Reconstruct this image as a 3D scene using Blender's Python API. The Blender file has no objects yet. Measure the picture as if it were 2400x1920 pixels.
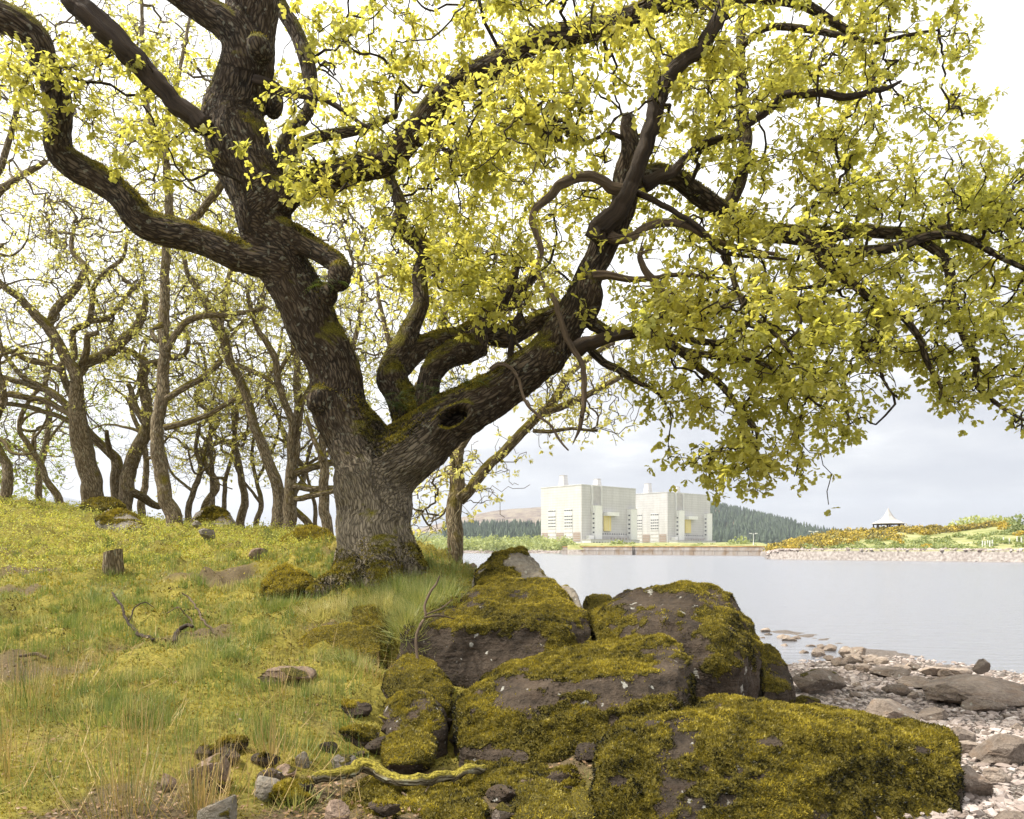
import bpy, bmesh, math, random
import numpy as np
from mathutils import Vector, Matrix, kdtree

S = bpy.context.scene
R = np.random.default_rng(11)
random.seed(5)
# ------------------------------------------------------------------ camera
H, FPX, HY, CX = 2.4, 1800.0, 1285.0, 1200.0      # eye height above the lake, focal length and horizon
cam = bpy.data.cameras.new('camera'); co = bpy.data.objects.new('camera', cam); S.collection.objects.link(co)
cam.sensor_width = 36; cam.lens = 36*FPX/2400; cam.shift_y = (HY-960)/2400
cam.clip_start = 0.05; cam.clip_end = 12000
co.location = (0, 0, H); co.rotation_euler = (math.radians(90), 0, 0)
S.camera = co
# ------------------------------------------------------------------ sky and sun
SUN_EL, SUN_AZ = math.radians(55), math.radians(-92)   # azimuth clockwise from +Y: light from the left
world = bpy.data.worlds.new('World'); S.world = world; world.use_nodes = True
sd = Vector((math.sin(SUN_AZ)*math.cos(SUN_EL), math.cos(SUN_AZ)*math.cos(SUN_EL), math.sin(SUN_EL)))
sun = bpy.data.lights.new('sun', 'SUN'); sun.energy = 4.4; sun.angle = math.radians(3.0); sun.color = (1, .94, .84)
so = bpy.data.objects.new('sun', sun); S.collection.objects.link(so); so.location = (-20, 4, 30)
so.rotation_euler = (-sd).to_track_quat('-Z', 'Y').to_euler()
S.view_settings.view_transform = 'Standard'; S.view_settings.look = 'None'
S.view_settings.exposure = 0.74; S.view_settings.gamma = 1; S.view_settings.use_curve_mapping = False
S.render.engine = 'CYCLES'
cy = S.cycles
cy.max_bounces = 6; cy.diffuse_bounces = 3; cy.glossy_bounces = 2; cy.transmission_bounces = 4
cy.use_denoising = True; cy.use_adaptive_sampling = True; cy.adaptive_threshold = .025; cy.sample_clamp_indirect = 6; cy.caustics_reflective = False; cy.caustics_refractive = False
try: cy.denoiser = 'OPENIMAGEDENOISE'
except Exception: pass

def nd(nt, typ, ins=None, **at):
    n = nt.nodes.new(typ)
    for k, v in at.items(): setattr(n, k, v)
    for k, v in (ins or {}).items():
        s = n.inputs[k]
        if isinstance(v, bpy.types.NodeSocket): nt.links.new(v, s)
        elif isinstance(v, bpy.types.Node): nt.links.new(v.outputs[0], s)
        else:
            if isinstance(v, tuple) and len(v) == 3 and s.type == 'RGBA': v = (*v, 1)
            s.default_value = v
    return n
def ramp(nt, fac, stops, interp='LINEAR'):
    n = nt.nodes.new('ShaderNodeValToRGB'); nt.links.new(fac if isinstance(fac, bpy.types.NodeSocket) else fac.outputs[0], n.inputs[0])
    n.color_ramp.interpolation = interp
    e = n.color_ramp.elements
    while len(e) < len(stops): e.new(.5)
    for el, (p, c) in zip(e, stops):
        el.position = p; el.color = (*c, 1) if isinstance(c, tuple) else (c, c, c, 1)
    return n.outputs[0]
def mixc(nt, f, a, b, blend='MIX'):
    n = nt.nodes.new('ShaderNodeMix'); n.data_type = 'RGBA'; n.blend_type = blend
    for i, v in ((0, f), (6, a), (7, b)):
        if isinstance(v, bpy.types.Node): v = v.outputs[0]
        if isinstance(v, bpy.types.NodeSocket): nt.links.new(v, n.inputs[i])
        else: n.inputs[i].default_value = (*v, 1) if isinstance(v, tuple) else v
    return n.outputs[2]
def mth(nt, op, a, b=0.0, c=0.0, clamp=False):
    n = nt.nodes.new('ShaderNodeMath'); n.operation = op; n.use_clamp = clamp
    for i, v in enumerate((a, b, c)):
        if isinstance(v, bpy.types.Node): v = v.outputs[0]
        if isinstance(v, bpy.types.NodeSocket): nt.links.new(v, n.inputs[i])
        else: n.inputs[i].default_value = v
    return n.outputs[0]

wt = world.node_tree; wt.nodes.clear()
tc = nd(wt, 'ShaderNodeTexCoord')
sky = nd(wt, 'ShaderNodeTexSky', sky_type='NISHITA', sun_disc=False, sun_elevation=SUN_EL, sun_rotation=SUN_AZ)
sep = nd(wt, 'ShaderNodeSeparateXYZ', {0: tc.outputs['Generated']})
el = mth(wt, 'MAXIMUM', sep.outputs[2], 0.0)
den = mth(wt, 'ADD', el, 0.16)
cv = nd(wt, 'ShaderNodeCombineXYZ', {0: mth(wt, 'DIVIDE', sep.outputs[0], den), 1: mth(wt, 'DIVIDE', sep.outputs[1], den), 2: mth(wt, 'MULTIPLY', el, 3.0)})
n1 = nd(wt, 'ShaderNodeTexNoise', {'Vector': cv, 'Scale': 1.5, 'Detail': 7.0, 'Roughness': .55})
f = mth(wt, 'ADD', mth(wt, 'MULTIPLY', mth(wt, 'SUBTRACT', n1.outputs[0], .5), .85), mth(wt, 'POWER', el, .55))
glow = nd(wt, 'ShaderNodeVectorMath', {0: tc.outputs['Generated'], 1: tuple(sd)}, operation='DOT_PRODUCT').outputs['Value']
f = mth(wt, 'ADD', f, mth(wt, 'MULTIPLY', mth(wt, 'MAXIMUM', mth(wt, 'SUBTRACT', glow, -.05), 0.0), .50))   # cloud is brighter towards the veiled sun
cloud = ramp(wt, f, [(0.0, (.29, .298, .34)), (.20, (.325, .332, .366)), (.40, (.43, .433, .45)), (.62, (.70, .70, .695)), (1.0, (.97, .955, .925))])
cloud = nd(wt, 'ShaderNodeVectorMath', {0: cloud, 1: (12, 12, 12)}, operation='MULTIPLY').outputs[0]
skyc = mixc(wt, .93, sky, cloud)
bg = nd(wt, 'ShaderNodeBackground', {0: skyc, 1: 0.10})
nd(wt, 'ShaderNodeOutputWorld', {0: bg})

# ------------------------------------------------------------------ numpy helpers
def P(px, py, d): return np.array([(px-CX)/FPX*d, d, H+(HY-py)/FPX*d])
_perm = np.concatenate([R.permutation(256)]*3)
_g = R.normal(size=(256, 3)); _g /= np.linalg.norm(_g, axis=1)[:, None]
def perlin(p):
    p = np.asarray(p, float); i = np.floor(p).astype(int); fr = p-i; i &= 255
    u = fr*fr*fr*(fr*(fr*6-15)+10); out = 0
    for dx in (0, 1):
        for dy in (0, 1):
            for dz in (0, 1):
                h = _perm[_perm[_perm[i[:, 0]+dx]+i[:, 1]+dy]+i[:, 2]+dz]
                d = (_g[h]*(fr-np.array([dx, dy, dz]))).sum(1)
                out = out+d*np.where(dx, u[:, 0], 1-u[:, 0])*np.where(dy, u[:, 1], 1-u[:, 1])*np.where(dz, u[:, 2], 1-u[:, 2])
    return out*1.5
def fbm(p, o=4, g=.5):
    a, s, t = 1.0, 0.0, 0.0; p = np.asarray(p, float)
    for k in range(o): s = s+a*perlin(p*2**k+k*17.3); t += a; a *= g
    return s/t
def sst(a, b, x): t = np.clip((x-a)/(b-a), 0, 1); return t*t*(3-2*t)
def unit(v): return v/np.maximum(np.linalg.norm(v, axis=-1, keepdims=True), 1e-9)

def mesh(name, V, T=None, Q=None, attrs=None, smooth=True):
    me = bpy.data.meshes.new(name); V = np.asarray(V, np.float32)
    T = np.zeros((0, 3), int) if T is None else np.asarray(T, int); Q = np.zeros((0, 4), int) if Q is None else np.asarray(Q, int)
    me.vertices.add(len(V)); me.vertices.foreach_set('co', V.ravel())
    nl = len(T)*3+len(Q)*4
    me.loops.add(nl); me.loops.foreach_set('vertex_index', np.concatenate([T.ravel(), Q.ravel()]).astype(np.int32))
    me.polygons.add(len(T)+len(Q))
    me.polygons.foreach_set('loop_start', np.concatenate([np.arange(len(T))*3, len(T)*3+np.arange(len(Q))*4]).astype(np.int32))
    me.polygons.foreach_set('use_smooth', np.full(len(T)+len(Q), smooth))
    me.update(calc_edges=True)
    for k, a in (attrs or {}).items():
        a = np.asarray(a, np.float32)
        if a.ndim == 1: me.attributes.new(k, 'FLOAT', 'POINT').data.foreach_set('value', a)
        else: me.attributes.new(k, 'FLOAT_VECTOR', 'POINT').data.foreach_set('vector', a.ravel())
    return me
def put(name, me, mat=None, parent=None, loc=(0, 0, 0)):
    o = bpy.data.objects.new(name, me); S.collection.objects.link(o); o.location = loc
    if parent: o.parent = parent
    if mat and me and not me.materials: me.materials.append(mat)
    return o
def mk(name, V, T=None, Q=None, mat=None, parent=None, origin=(0, 0, 0), attrs=None, smooth=True):
    """V in world space; origin is the thing's base (the parent's location for a part)"""
    me = mesh(name, np.asarray(V)-np.asarray(origin), T, Q, attrs, smooth)
    return put(name, me, mat, parent, (0, 0, 0) if parent else origin)
def tag(o, label=None, cat=None, group=None, kind=None):
    for k, v in (('label', label), ('category', cat), ('group', group), ('kind', kind)):
        if v: o[k] = v
    return o
def thing(name, loc, label, cat, group=None):
    o = put(name, None, loc=tuple(float(c) for c in loc)); o.empty_display_size = .1
    return tag(o, label, cat, group)
def box(x0, x1, y0, y1, z0, z1):
    V = np.array([(x, y, z) for z in (z0, z1) for y in (y0, y1) for x in (x0, x1)], float)
    return V, np.array([(0, 2, 3, 1), (4, 5, 7, 6), (0, 1, 5, 4), (2, 6, 7, 3), (0, 4, 6, 2), (1, 3, 7, 5)])
def cat_(parts):
    """join (V,Q) pieces"""
    V, Q, n = [], [], 0
    for v, q in parts: V.append(v); Q.append(np.asarray(q)+n); n += len(v)
    return np.concatenate(V), np.concatenate(Q)
def scatter(tv, tf, M, pos, attr=None, name='tint'):
    """copies of a small template (k,3) by matrices (n,3,3) at pos -> V,F,attrs"""
    n, k = len(pos), len(tv)
    V = np.einsum('nij,kj->nki', M, tv)+pos[:, None, :]
    F = (np.asarray(tf)[None]+(np.arange(n)*k)[:, None, None]).reshape(-1, len(tf[0]))
    at = {} if attr is None else {name: np.repeat(attr, k)}
    return V.reshape(-1, 3), F, at
def frames(axis, nrm, sc):
    """columns: side, axis, normal"""
    a = unit(axis); s = unit(np.cross(a, nrm)); n = np.cross(s, a)
    return np.stack([s, a, n], axis=2)*np.asarray(sc)[:, None, None]
def inpoly(poly, x, y):
    poly = np.asarray(poly, float); c = np.zeros(len(x), bool); j = len(poly)-1
    for i in range(len(poly)):
        xi, yi = poly[i]; xj, yj = poly[j]
        hit = ((yi > y) != (yj > y)) & (x < (xj-xi)*(y-yi)/(yj-yi+1e-9)+xi); c ^= hit; j = i
    return c
def inside(poly, n):
    poly = np.asarray(poly, float); lo, hi = poly.min(0), poly.max(0); out = np.zeros((0, 2))
    while len(out) < n:
        q = lo+R.random((n*2, 2))*(hi-lo); out = np.concatenate([out, q[inpoly(poly, q[:, 0], q[:, 1])]])
    return out[:n]
def tris_of(me):
    me.calc_loop_triangles(); n = len(me.loop_triangles); t = np.zeros(n*3, np.int32); me.loop_triangles.foreach_get('vertices', t)
    v = np.zeros(len(me.vertices)*3, np.float32); me.vertices.foreach_get('co', v)
    return v.reshape(-1, 3).astype(float), t.reshape(-1, 3)
def vnormals(V, T):
    fn = np.cross(V[T[:, 1]]-V[T[:, 0]], V[T[:, 2]]-V[T[:, 0]]); n = np.zeros_like(V)
    for k in range(3): np.add.at(n, T[:, k], fn)
    return unit(n)
def on_mesh(V, T, n, w):
    a = np.linalg.norm(np.cross(V[T[:, 1]]-V[T[:, 0]], V[T[:, 2]]-V[T[:, 0]]), axis=1)*w[T].mean(1)
    i = R.choice(len(T), n, p=a/a.sum()); b = R.random((n, 2)); s = np.sqrt(b[:, 0])
    w3 = np.stack([1-s, s*(1-b[:, 1]), s*b[:, 1]], 1)
    p = (V[T[i]]*w3[:, :, None]).sum(1); nn = unit(np.cross(V[T[i, 1]]-V[T[i, 0]], V[T[i, 2]]-V[T[i, 0]]))
    return p, nn
def voxel(V, Q, T, size, smooth_it=4, fac=.5):
    me = mesh('tmp', V, T, Q); o = put('tmp', me)
    m = o.modifiers.new('r', 'REMESH'); m.mode = 'VOXEL'; m.voxel_size = size
    if smooth_it: s = o.modifiers.new('s', 'SMOOTH'); s.factor = fac; s.iterations = smooth_it
    dg = bpy.context.evaluated_depsgraph_get(); em = o.evaluated_get(dg).to_mesh()
    v, t = tris_of(em); q = np.zeros(len(em.loops), np.int32); em.loops.foreach_get('vertex_index', q)
    tot = np.zeros(len(em.polygons), np.int32); em.polygons.foreach_get('loop_total', tot)
    Qo = q.reshape(-1, 4) if (tot == 4).all() else None
    o.evaluated_get(dg).to_mesh_clear(); bpy.data.objects.remove(o); bpy.data.meshes.remove(me)
    return v, t, Qo

# ------------------------------------------------------------------ materials
def newmat(name):
    m = bpy.data.materials.new(name); m.use_nodes = True; nt = m.node_tree; nt.nodes.clear()
    return m, nt
def surf(nt, color, rough=.9, bump=None, dist=.01, strength=1.0, spec=.3, **extra):
    ins = {'Base Color': color, 'Roughness': rough, 'Specular IOR Level': spec}; ins.update(extra)
    if bump is not None: ins['Normal'] = nd(nt, 'ShaderNodeBump', {'Height': bump, 'Distance': dist, 'Strength': strength})
    b = nd(nt, 'ShaderNodeBsdfPrincipled', ins); nd(nt, 'ShaderNodeOutputMaterial', {0: b}); return b
def plain(name, c, rough=.85, var=.12, scale=1.5):
    m, nt = newmat(name); g = nd(nt, 'ShaderNodeTexCoord')
    n = nd(nt, 'ShaderNodeTexNoise', {'Vector': g.outputs['Object'], 'Scale': scale, 'Detail': 5.0})
    a = tuple(max(0, k*(1-var*2)) for k in c); b = tuple(min(1, k*(1+var*2)) for k in c)
    surf(nt, ramp(nt, n.outputs[0], [(.25, a), (.75, b)]), rough); return m

def bark_mat(name, dark, light, moss=.5, lichen=.3, mossc=(.13, .115, .012)):
    m, nt = newmat(name)
    at = nd(nt, 'ShaderNodeAttribute', attribute_name='bco'); geo = nd(nt, 'ShaderNodeNewGeometry')
    mp = nd(nt, 'ShaderNodeMapping', {'Vector': at.outputs['Vector'], 'Scale': (1, 1, .21)})
    v = nd(nt, 'ShaderNodeTexVoronoi', {'Vector': nd(nt, 'ShaderNodeVectorMath', {0: mp, 1: nd(nt, 'ShaderNodeVectorMath', {0: nd(nt, 'ShaderNodeTexNoise', {'Vector': mp, 'Scale': 14.0, 'Detail': 3.0}).outputs['Color'], 1: (.05, .05, .05)}, operation='MULTIPLY').outputs[0]}, operation='ADD').outputs[0], 'Scale': 30.0, 'Randomness': 1.0}, feature='DISTANCE_TO_EDGE')
    v2 = nd(nt, 'ShaderNodeTexNoise', {'Vector': mp, 'Scale': 22.0, 'Detail': 6.0, 'Roughness': .62, 'Distortion': .6})
    big = nd(nt, 'ShaderNodeTexNoise', {'Vector': geo.outputs['Position'], 'Scale': 3.2, 'Detail': 5.0})
    crack = mth(nt, 'POWER', mth(nt, 'MULTIPLY', v.outputs['Distance'], 3.2, clamp=True), .7)
    rg = mth(nt, 'SUBTRACT', 1.0, mth(nt, 'ABSOLUTE', mth(nt, 'MULTIPLY', mth(nt, 'SUBTRACT', v2.outputs[0], .5), 4.0)))
    hgt = mth(nt, 'ADD', mth(nt, 'MULTIPLY', crack, .55), mth(nt, 'ADD', mth(nt, 'MULTIPLY', v2.outputs[0], .5), mth(nt, 'MULTIPLY', rg, .2)))
    base = ramp(nt, hgt, [(.25, tuple(c*.45 for c in dark)), (.6, dark), (1.0, light)])
    base = mixc(nt, ramp(nt, big.outputs[0], [(.35, 0.0), (.7, .55)]), base, tuple((a+b)*.42 for a, b in zip(dark, (.09, .05, .02))))
    lc = nd(nt, 'ShaderNodeTexNoise', {'Vector': geo.outputs['Position'], 'Scale': 16.0, 'Detail': 4.0})
    base = mixc(nt, mth(nt, 'MULTIPLY', ramp(nt, lc.outputs[0], [(.60, 0.0), (.68, 1.0)]), lichen), base, (.34, .34, .25))
    pl = nd(nt, 'ShaderNodeAttribute', attribute_name='pale')       # paler bark low on the trunk
    base = mixc(nt, mth(nt, 'MULTIPLY', pl.outputs['Fac'], .8), base, mixc(nt, ramp(nt, hgt, [(.35, 0.0), (.9, 1.0)]), (.045, .035, .025), (.33, .28, .20)))
    nz = nd(nt, 'ShaderNodeSeparateXYZ', {0: geo.outputs['Normal']})
    mf = mth(nt, 'ADD', mth(nt, 'MULTIPLY', nz.outputs[2], .55), mth(nt, 'MULTIPLY', big.outputs[0], .9))
    mfac = mth(nt, 'MULTIPLY', ramp(nt, mf, [(.95-moss*.55, 0.0), (1.15-moss*.55, 1.0)]), min(1, moss*1.6))
    fine = nd(nt, 'ShaderNodeTexNoise', {'Vector': geo.outputs['Position'], 'Scale': 70.0, 'Detail': 3.0})
    mc = ramp(nt, fine.outputs[0], [(.3, tuple(c*.4 for c in mossc)), (.7, tuple(c*1.5 for c in mossc))])
    col = mixc(nt, mfac, base, mc)
    hh = mth(nt, 'ADD', hgt, mth(nt, 'MULTIPLY', mth(nt, 'MULTIPLY', fine.outputs[0], mfac), .8))
    surf(nt, col, .92, hh, .022, .9, .2); return m
BARK = bark_mat('oak bark', (.024, .018, .012), (.135, .102, .067), .60, .4)
BARKF = bark_mat('mossy woodland bark', (.12, .092, .055), (.36, .29, .19), .62, .45, (.16, .13, .018))
BARKD = bark_mat('twig bark', (.030, .023, .015), (.09, .07, .046), .2, .2)
BARKL = bark_mat('lichen twig bark', (.17, .135, .09), (.36, .30, .21), .4, .7, (.17, .15, .03))
def dead_mat(name, dark, light):
    m, nt = newmat(name); at = nd(nt, 'ShaderNodeAttribute', attribute_name='bco')
    mp = nd(nt, 'ShaderNodeMapping', {'Vector': at.outputs['Vector'], 'Scale': (1, 1, .07)})
    n = nd(nt, 'ShaderNodeTexNoise', {'Vector': mp, 'Scale': 24.0, 'Detail': 7.0, 'Roughness': .7})
    surf(nt, ramp(nt, n.outputs[0], [(.3, dark), (.7, light)]), .8, n.outputs[0], .035, 1.0); return m
DEAD = dead_mat('grey dead wood', (.013, .009, .006), (.075, .050, .030))
DEADL = dead_mat('bleached dead wood', (.035, .022, .013), (.23, .165, .105))

def leaf_mat(name, lo, hi, tr=1.5, mixf=.5):
    m, nt = newmat(name); at = nd(nt, 'ShaderNodeAttribute', attribute_name='tint')
    c = ramp(nt, at.outputs['Fac'], [(0.0, lo), (1.0, hi)])
    t = mixc(nt, 1.0, c, (tr, tr*.96, tr*.6), 'MULTIPLY')
    d = nd(nt, 'ShaderNodeBsdfPrincipled', {'Base Color': c, 'Roughness': .5, 'Specular IOR Level': .35})
    tn = nd(nt, 'ShaderNodeBsdfTranslucent', {0: t})
    mx = nd(nt, 'ShaderNodeMixShader', {0: mixf, 1: d, 2: tn}); nd(nt, 'ShaderNodeOutputMaterial', {0: mx}); return m
LEAF = leaf_mat('young oak leaf', (.29, .315, .07), (.53, .49, .135), 1.42, .65)
LEAFB = leaf_mat('woodland oak leaf', (.42, .44, .15), (.72, .68, .29), 1.3, .62)
LEAFG = leaf_mat('fresh green leaf', (.17, .24, .055), (.36, .40, .10))
FERN = leaf_mat('fern', (.045, .075, .02), (.12, .16, .035), 1.2, .3)
GRASS = leaf_mat('grass blade', (.13, .19, .042), (.56, .49, .22), 1.25, .38)
RUSH = leaf_mat('rush stem', (.10, .14, .03), (.52, .36, .16), 1.1, .2)
BILB = leaf_mat('bilberry leaf', (.23, .26, .045), (.60, .58, .15), 1.3, .45)
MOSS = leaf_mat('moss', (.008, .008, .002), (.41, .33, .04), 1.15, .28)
GORSE = leaf_mat('gorse', (.13, .12, .045), (.62, .46, .06), 1.0, .2)
CONIF = leaf_mat('conifer', (.040, .062, .045), (.105, .145, .085), 1.0, .15)
SCRUB = leaf_mat('willow scrub', (.20, .25, .10), (.44, .48, .20), 1.1, .35)

def rock_mat(name, dark, light, mossy=True, warm=(.2, .15, .1), scale=1.0):
    m, nt = newmat(name); g = nd(nt, 'ShaderNodeTexCoord'); oi = nd(nt, 'ShaderNodeObjectInfo')
    pos = nd(nt, 'ShaderNodeVectorMath', {0: g.outputs['Object'], 1: oi.outputs['Location']}, operation='ADD').outputs[0]
    a = nd(nt, 'ShaderNodeTexNoise', {'Vector': pos, 'Scale': 3.5*scale, 'Detail': 8.0, 'Roughness': .65})
    b = nd(nt, 'ShaderNodeTexNoise', {'Vector': pos, 'Scale': 28.0*scale, 'Detail': 6.0, 'Roughness': .6})
    mp = nd(nt, 'ShaderNodeMapping', {'Vector': pos, 'Rotation': (.35, .2, 0), 'Scale': (1, 1, 6)})
    st = nd(nt, 'ShaderNodeTexNoise', {'Vector': mp, 'Scale': 5.0*scale, 'Detail': 5.0})
    f = mth(nt, 'ADD', mth(nt, 'MULTIPLY', a.outputs[0], .7), mth(nt, 'ADD', mth(nt, 'MULTIPLY', b.outputs[0], .25), mth(nt, 'MULTIPLY', st.outputs[0], .15)))
    c = ramp(nt, f, [(.38, dark), (.68, light)])
    c = mixc(nt, ramp(nt, st.outputs[0], [(.5, 0.0), (.7, .6)]), c, warm)
    rnd = mth(nt, 'ADD', mth(nt, 'MULTIPLY', oi.outputs['Random'], .5), .75)
    c = mixc(nt, 1.0, c, nd(nt, 'ShaderNodeCombineXYZ', {0: rnd, 1: rnd, 2: rnd}), 'MULTIPLY')
    l = nd(nt, 'ShaderNodeTexNoise', {'Vector': pos, 'Scale': 11.0*scale, 'Detail': 3.0})
    hh = mth(nt, 'ADD', mth(nt, 'MULTIPLY', a.outputs[0], .5), mth(nt, 'ADD', mth(nt, 'MULTIPLY', b.outputs[0], .5), mth(nt, 'MULTIPLY', st.outputs[0], .4)))
    if mossy:
        c = mixc(nt, mth(nt, 'MULTIPLY', ramp(nt, l.outputs[0], [(.66, 0.0), (.70, 1.0)]), .7), c, (.42, .41, .36))
        at = nd(nt, 'ShaderNodeAttribute', attribute_name='moss')
        fine = nd(nt, 'ShaderNodeTexNoise', {'Vector': pos, 'Scale': 60.0, 'Detail': 4.0})
        mc = ramp(nt, mth(nt, 'ADD', mth(nt, 'MULTIPLY', fine.outputs[0], .6), mth(nt, 'MULTIPLY', a.outputs[0], .4)), [(.35, (.022, .022, .004)), (.65, (.16, .125, .015))])
        mf = ramp(nt, mth(nt, 'ADD', at.outputs['Fac'], mth(nt, 'MULTIPLY', mth(nt, 'SUBTRACT', b.outputs[0], .5), .6)), [(.35, 0.0), (.55, 1.0)])
        c = mixc(nt, mf, c, mc); hh = mth(nt, 'ADD', hh, mth(nt, 'MULTIPLY', mth(nt, 'MULTIPLY', fine.outputs[0], mf), .8))
    surf(nt, c, .9, hh, .055, 1.0, .25); return m
ROCK = rock_mat('mossy gritstone', (.014, .010, .007), (.080, .059, .041), True, (.055, .036, .023))
ROCKP = rock_mat('grey boulder', (.11, .095, .075), (.30, .27, .22))
STONE = rock_mat('beach stone', (.12, .092, .072), (.34, .28, .23), True, (.22, .15, .10))
STONEB = rock_mat('brown field stone', (.10, .066, .046), (.29, .215, .16), True, (.2, .125, .085))
# ------------------------------------------------------------------ ground shape near the camera
CTRL = [(-500, 1920, 3.2), (0, 1920, 3.2), (400, 1920, 3.2), (800, 1910, 3.5), (1150, 1920, 3.7), (1350, 1915, 3.8), (-300, 1600, 5.5), (0, 1600, 5.6), (350, 1600, 5.6),
        (650, 1610, 5.5), (0, 1400, 9), (300, 1400, 9), (600, 1405, 8.6), (0, 1300, 13), (300, 1300, 13), (600, 1290, 13), (-400, 1300, 13),
        (0, 1168, 20), (-400, 1150, 20), (250, 1195, 19.5), (450, 1238, 19), (650, 1255, 18), (790, 1262, 17), (900, 1292, 14),
        (780, 1352, 9.4), (880, 1345, 9.3), (980, 1322, 9.8), (1067, 1312, 13.5), (1000, 1305, 12), (1120, 1330, 10), (700, 1480, 6.9), (850, 1455, 7.4), (820, 1560, 6.2),
        (900, 1640, 5.6), (850, 1720, 5.0), (1000, 1700, 5.4), (1000, 1840, 4.4), (1200, 1830, 4.5), (1000, 1580, 6.5), (1200, 1590, 6.5), (1180, 1400, 8.2),
        (1300, 1790, 4.4), (1500, 1710, 6.0), (1650, 1690, 6.8), (1700, 1645, 8.4), (2000, 1700, 7.0), (2400, 1710, 6.4), (2330, 1900, 4.0), (2700, 1900, 4.0), (2390, 1640, 9.0), (2000, 1625, 9.0),
        (1750, 1750, 5.2)]
_pts = [P(*c) for c in CTRL]
def _at(px, d, z): _pts.append(np.array([(px-CX)/FPX*d, d, z]))
for px, py in ((1800, 1478), (1950, 1500), (2100, 1528), (2400, 1580)): _at(px, H*FPX/(py-HY), 0.0)
for px in (-600, 0, 400, 800): _at(px, 27, 1.6); _at(px, 36, -.8)
_at(1150, 17.5, -.3); _at(1250, 13.5, -.2); _at(1400, 12.5, .1); _at(1600, 14, .25); _at(1600, 22, -.7); _at(1400, 18, -.7); _at(1100, 25, -.9); _at(2000, 25, -.8); _at(2500, 18, -.7); _at(2700, 12, 0.1)
_at(0, 1.2, 1.25); _at(1200, 1.2, .9); _at(2400, 1.2, .8); _pts.append(P(1800, 2010, 3.5)); _pts.append(P(1500, 2000, 3.5)); _at(4200, 5, .9); _at(-3000, 5, 1.6); _at(-3500, 14, 3.0); _at(5000, 9, .2)
_C = np.array(_pts)
def _k(a, b): return np.sqrt(((a[:, None, :2]-b[None, :, :2])**2).sum(2)+.25)
_A = np.block([[_k(_C, _C)+np.eye(len(_C))*-.02, np.c_[np.ones(len(_C)), _C[:, :2]]], [np.c_[np.ones(len(_C)), _C[:, :2]].T, np.zeros((3, 3))]])
_w = np.linalg.solve(_A, np.r_[_C[:, 2], 0, 0, 0])
def beach_mask(x, y):
    xb = np.interp(y, [1, 3.3, 5, 6.5, 8, 10, 14, 40], [.75, .8, 1.25, 1.7, 2.5, 2.7, 2.4, 1.0])
    return sst(-.12, .18, x-xb)
def bare(x, y): return sst(.22, .40, fbm(np.c_[x*.75+11, y*.75, 0*x], 3)+.10*sst(13, 9, y)-.15*sst(14, 17, y)+.32*sst(560, 800, x/y*FPX+CX)*sst(5.6, 4.6, y))
def ground_z(x, y, detail=True):
    x = np.atleast_1d(np.asarray(x, float)); y = np.atleast_1d(np.asarray(y, float)); p = np.c_[x, y]; z = np.zeros(len(x))
    for i in range(0, len(x), 40000):
        q = p[i:i+40000]; z[i:i+40000] = _k(q, _C) @ _w[:-3]+_w[-3]+q @ _w[-2:]
    r = np.hypot(x, y); z = np.where(r > 34, z*(1-sst(34, 46, r))-2.5*sst(34, 46, r), z)
    z = np.clip(z, -3, 4.6)
    if detail:
        b = beach_mask(x, y); q = np.c_[x, y, np.zeros_like(x)]
        hum = fbm(q*1.3+5, 3)*.15+np.abs(fbm(q*3.2+9, 3))*.24-.06
        z = z+(1-b)*hum*sst(1.5, 5, r)*np.clip(r/9, .45, 1.6)+b*fbm(q*2.2, 3)*.05
    return z
def hit(px, py):
    d = np.geomspace(2.2, 45, 700); x = (px-CX)/FPX*d; z = H+(HY-py)/FPX*d
    g = ground_z(x, d); k = np.argmax(z < g)
    if not (z < g).any(): k = np.argmin(z-g)
    return np.array([x[k], d[k], g[k]])
# the sheet of the bank: fine near the camera, running out under the lake
th = np.radians(np.linspace(-64, 64, 350)); rr = np.geomspace(1.4, 62, 260)
TH, RR = np.meshgrid(th, rr); gx, gy = (RR*np.sin(TH)).ravel(), (RR*np.cos(TH)).ravel(); gz = ground_z(gx, gy)
ii = np.arange(len(rr)*len(th)).reshape(len(rr), len(th))
GQ = np.stack([ii[:-1, :-1], ii[:-1, 1:], ii[1:, 1:], ii[1:, :-1]], 2).reshape(-1, 4)
gb = beach_mask(gx, gy)
m, nt = newmat('bank turf and shingle')
g = nd(nt, 'ShaderNodeNewGeometry'); at = nd(nt, 'ShaderNodeAttribute', attribute_name='beach')
na = nd(nt, 'ShaderNodeTexNoise', {'Vector': g.outputs['Position'], 'Scale': 1.3, 'Detail': 6.0, 'Roughness': .6})
nb = nd(nt, 'ShaderNodeTexNoise', {'Vector': g.outputs['Position'], 'Scale': 30.0, 'Detail': 6.0, 'Roughness': .7})
ncn = nd(nt, 'ShaderNodeTexNoise', {'Vector': g.outputs['Position'], 'Scale': 5.0, 'Detail': 4.0})
turf = ramp(nt, mth(nt, 'ADD', mth(nt, 'MULTIPLY', na.outputs[0], .45), mth(nt, 'MULTIPLY', nb.outputs[0], .55)), [(.34, (.045, .038, .010)), (.5, (.19, .165, .03)), (.64, (.34, .27, .06))])
turf = mixc(nt, mth(nt, 'MULTIPLY', nd(nt, 'ShaderNodeAttribute', attribute_name='bare').outputs['Fac'], .9), turf, mixc(nt, nb.outputs[0], (.035, .025, .014), (.17, .125, .08)))
vo = nd(nt, 'ShaderNodeTexVoronoi', {'Vector': g.outputs['Position'], 'Scale': 34.0})
vc = nd(nt, 'ShaderNodeTexVoronoi', {'Vector': g.outputs['Position'], 'Scale': 34.0}, feature='DISTANCE_TO_EDGE')
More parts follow.
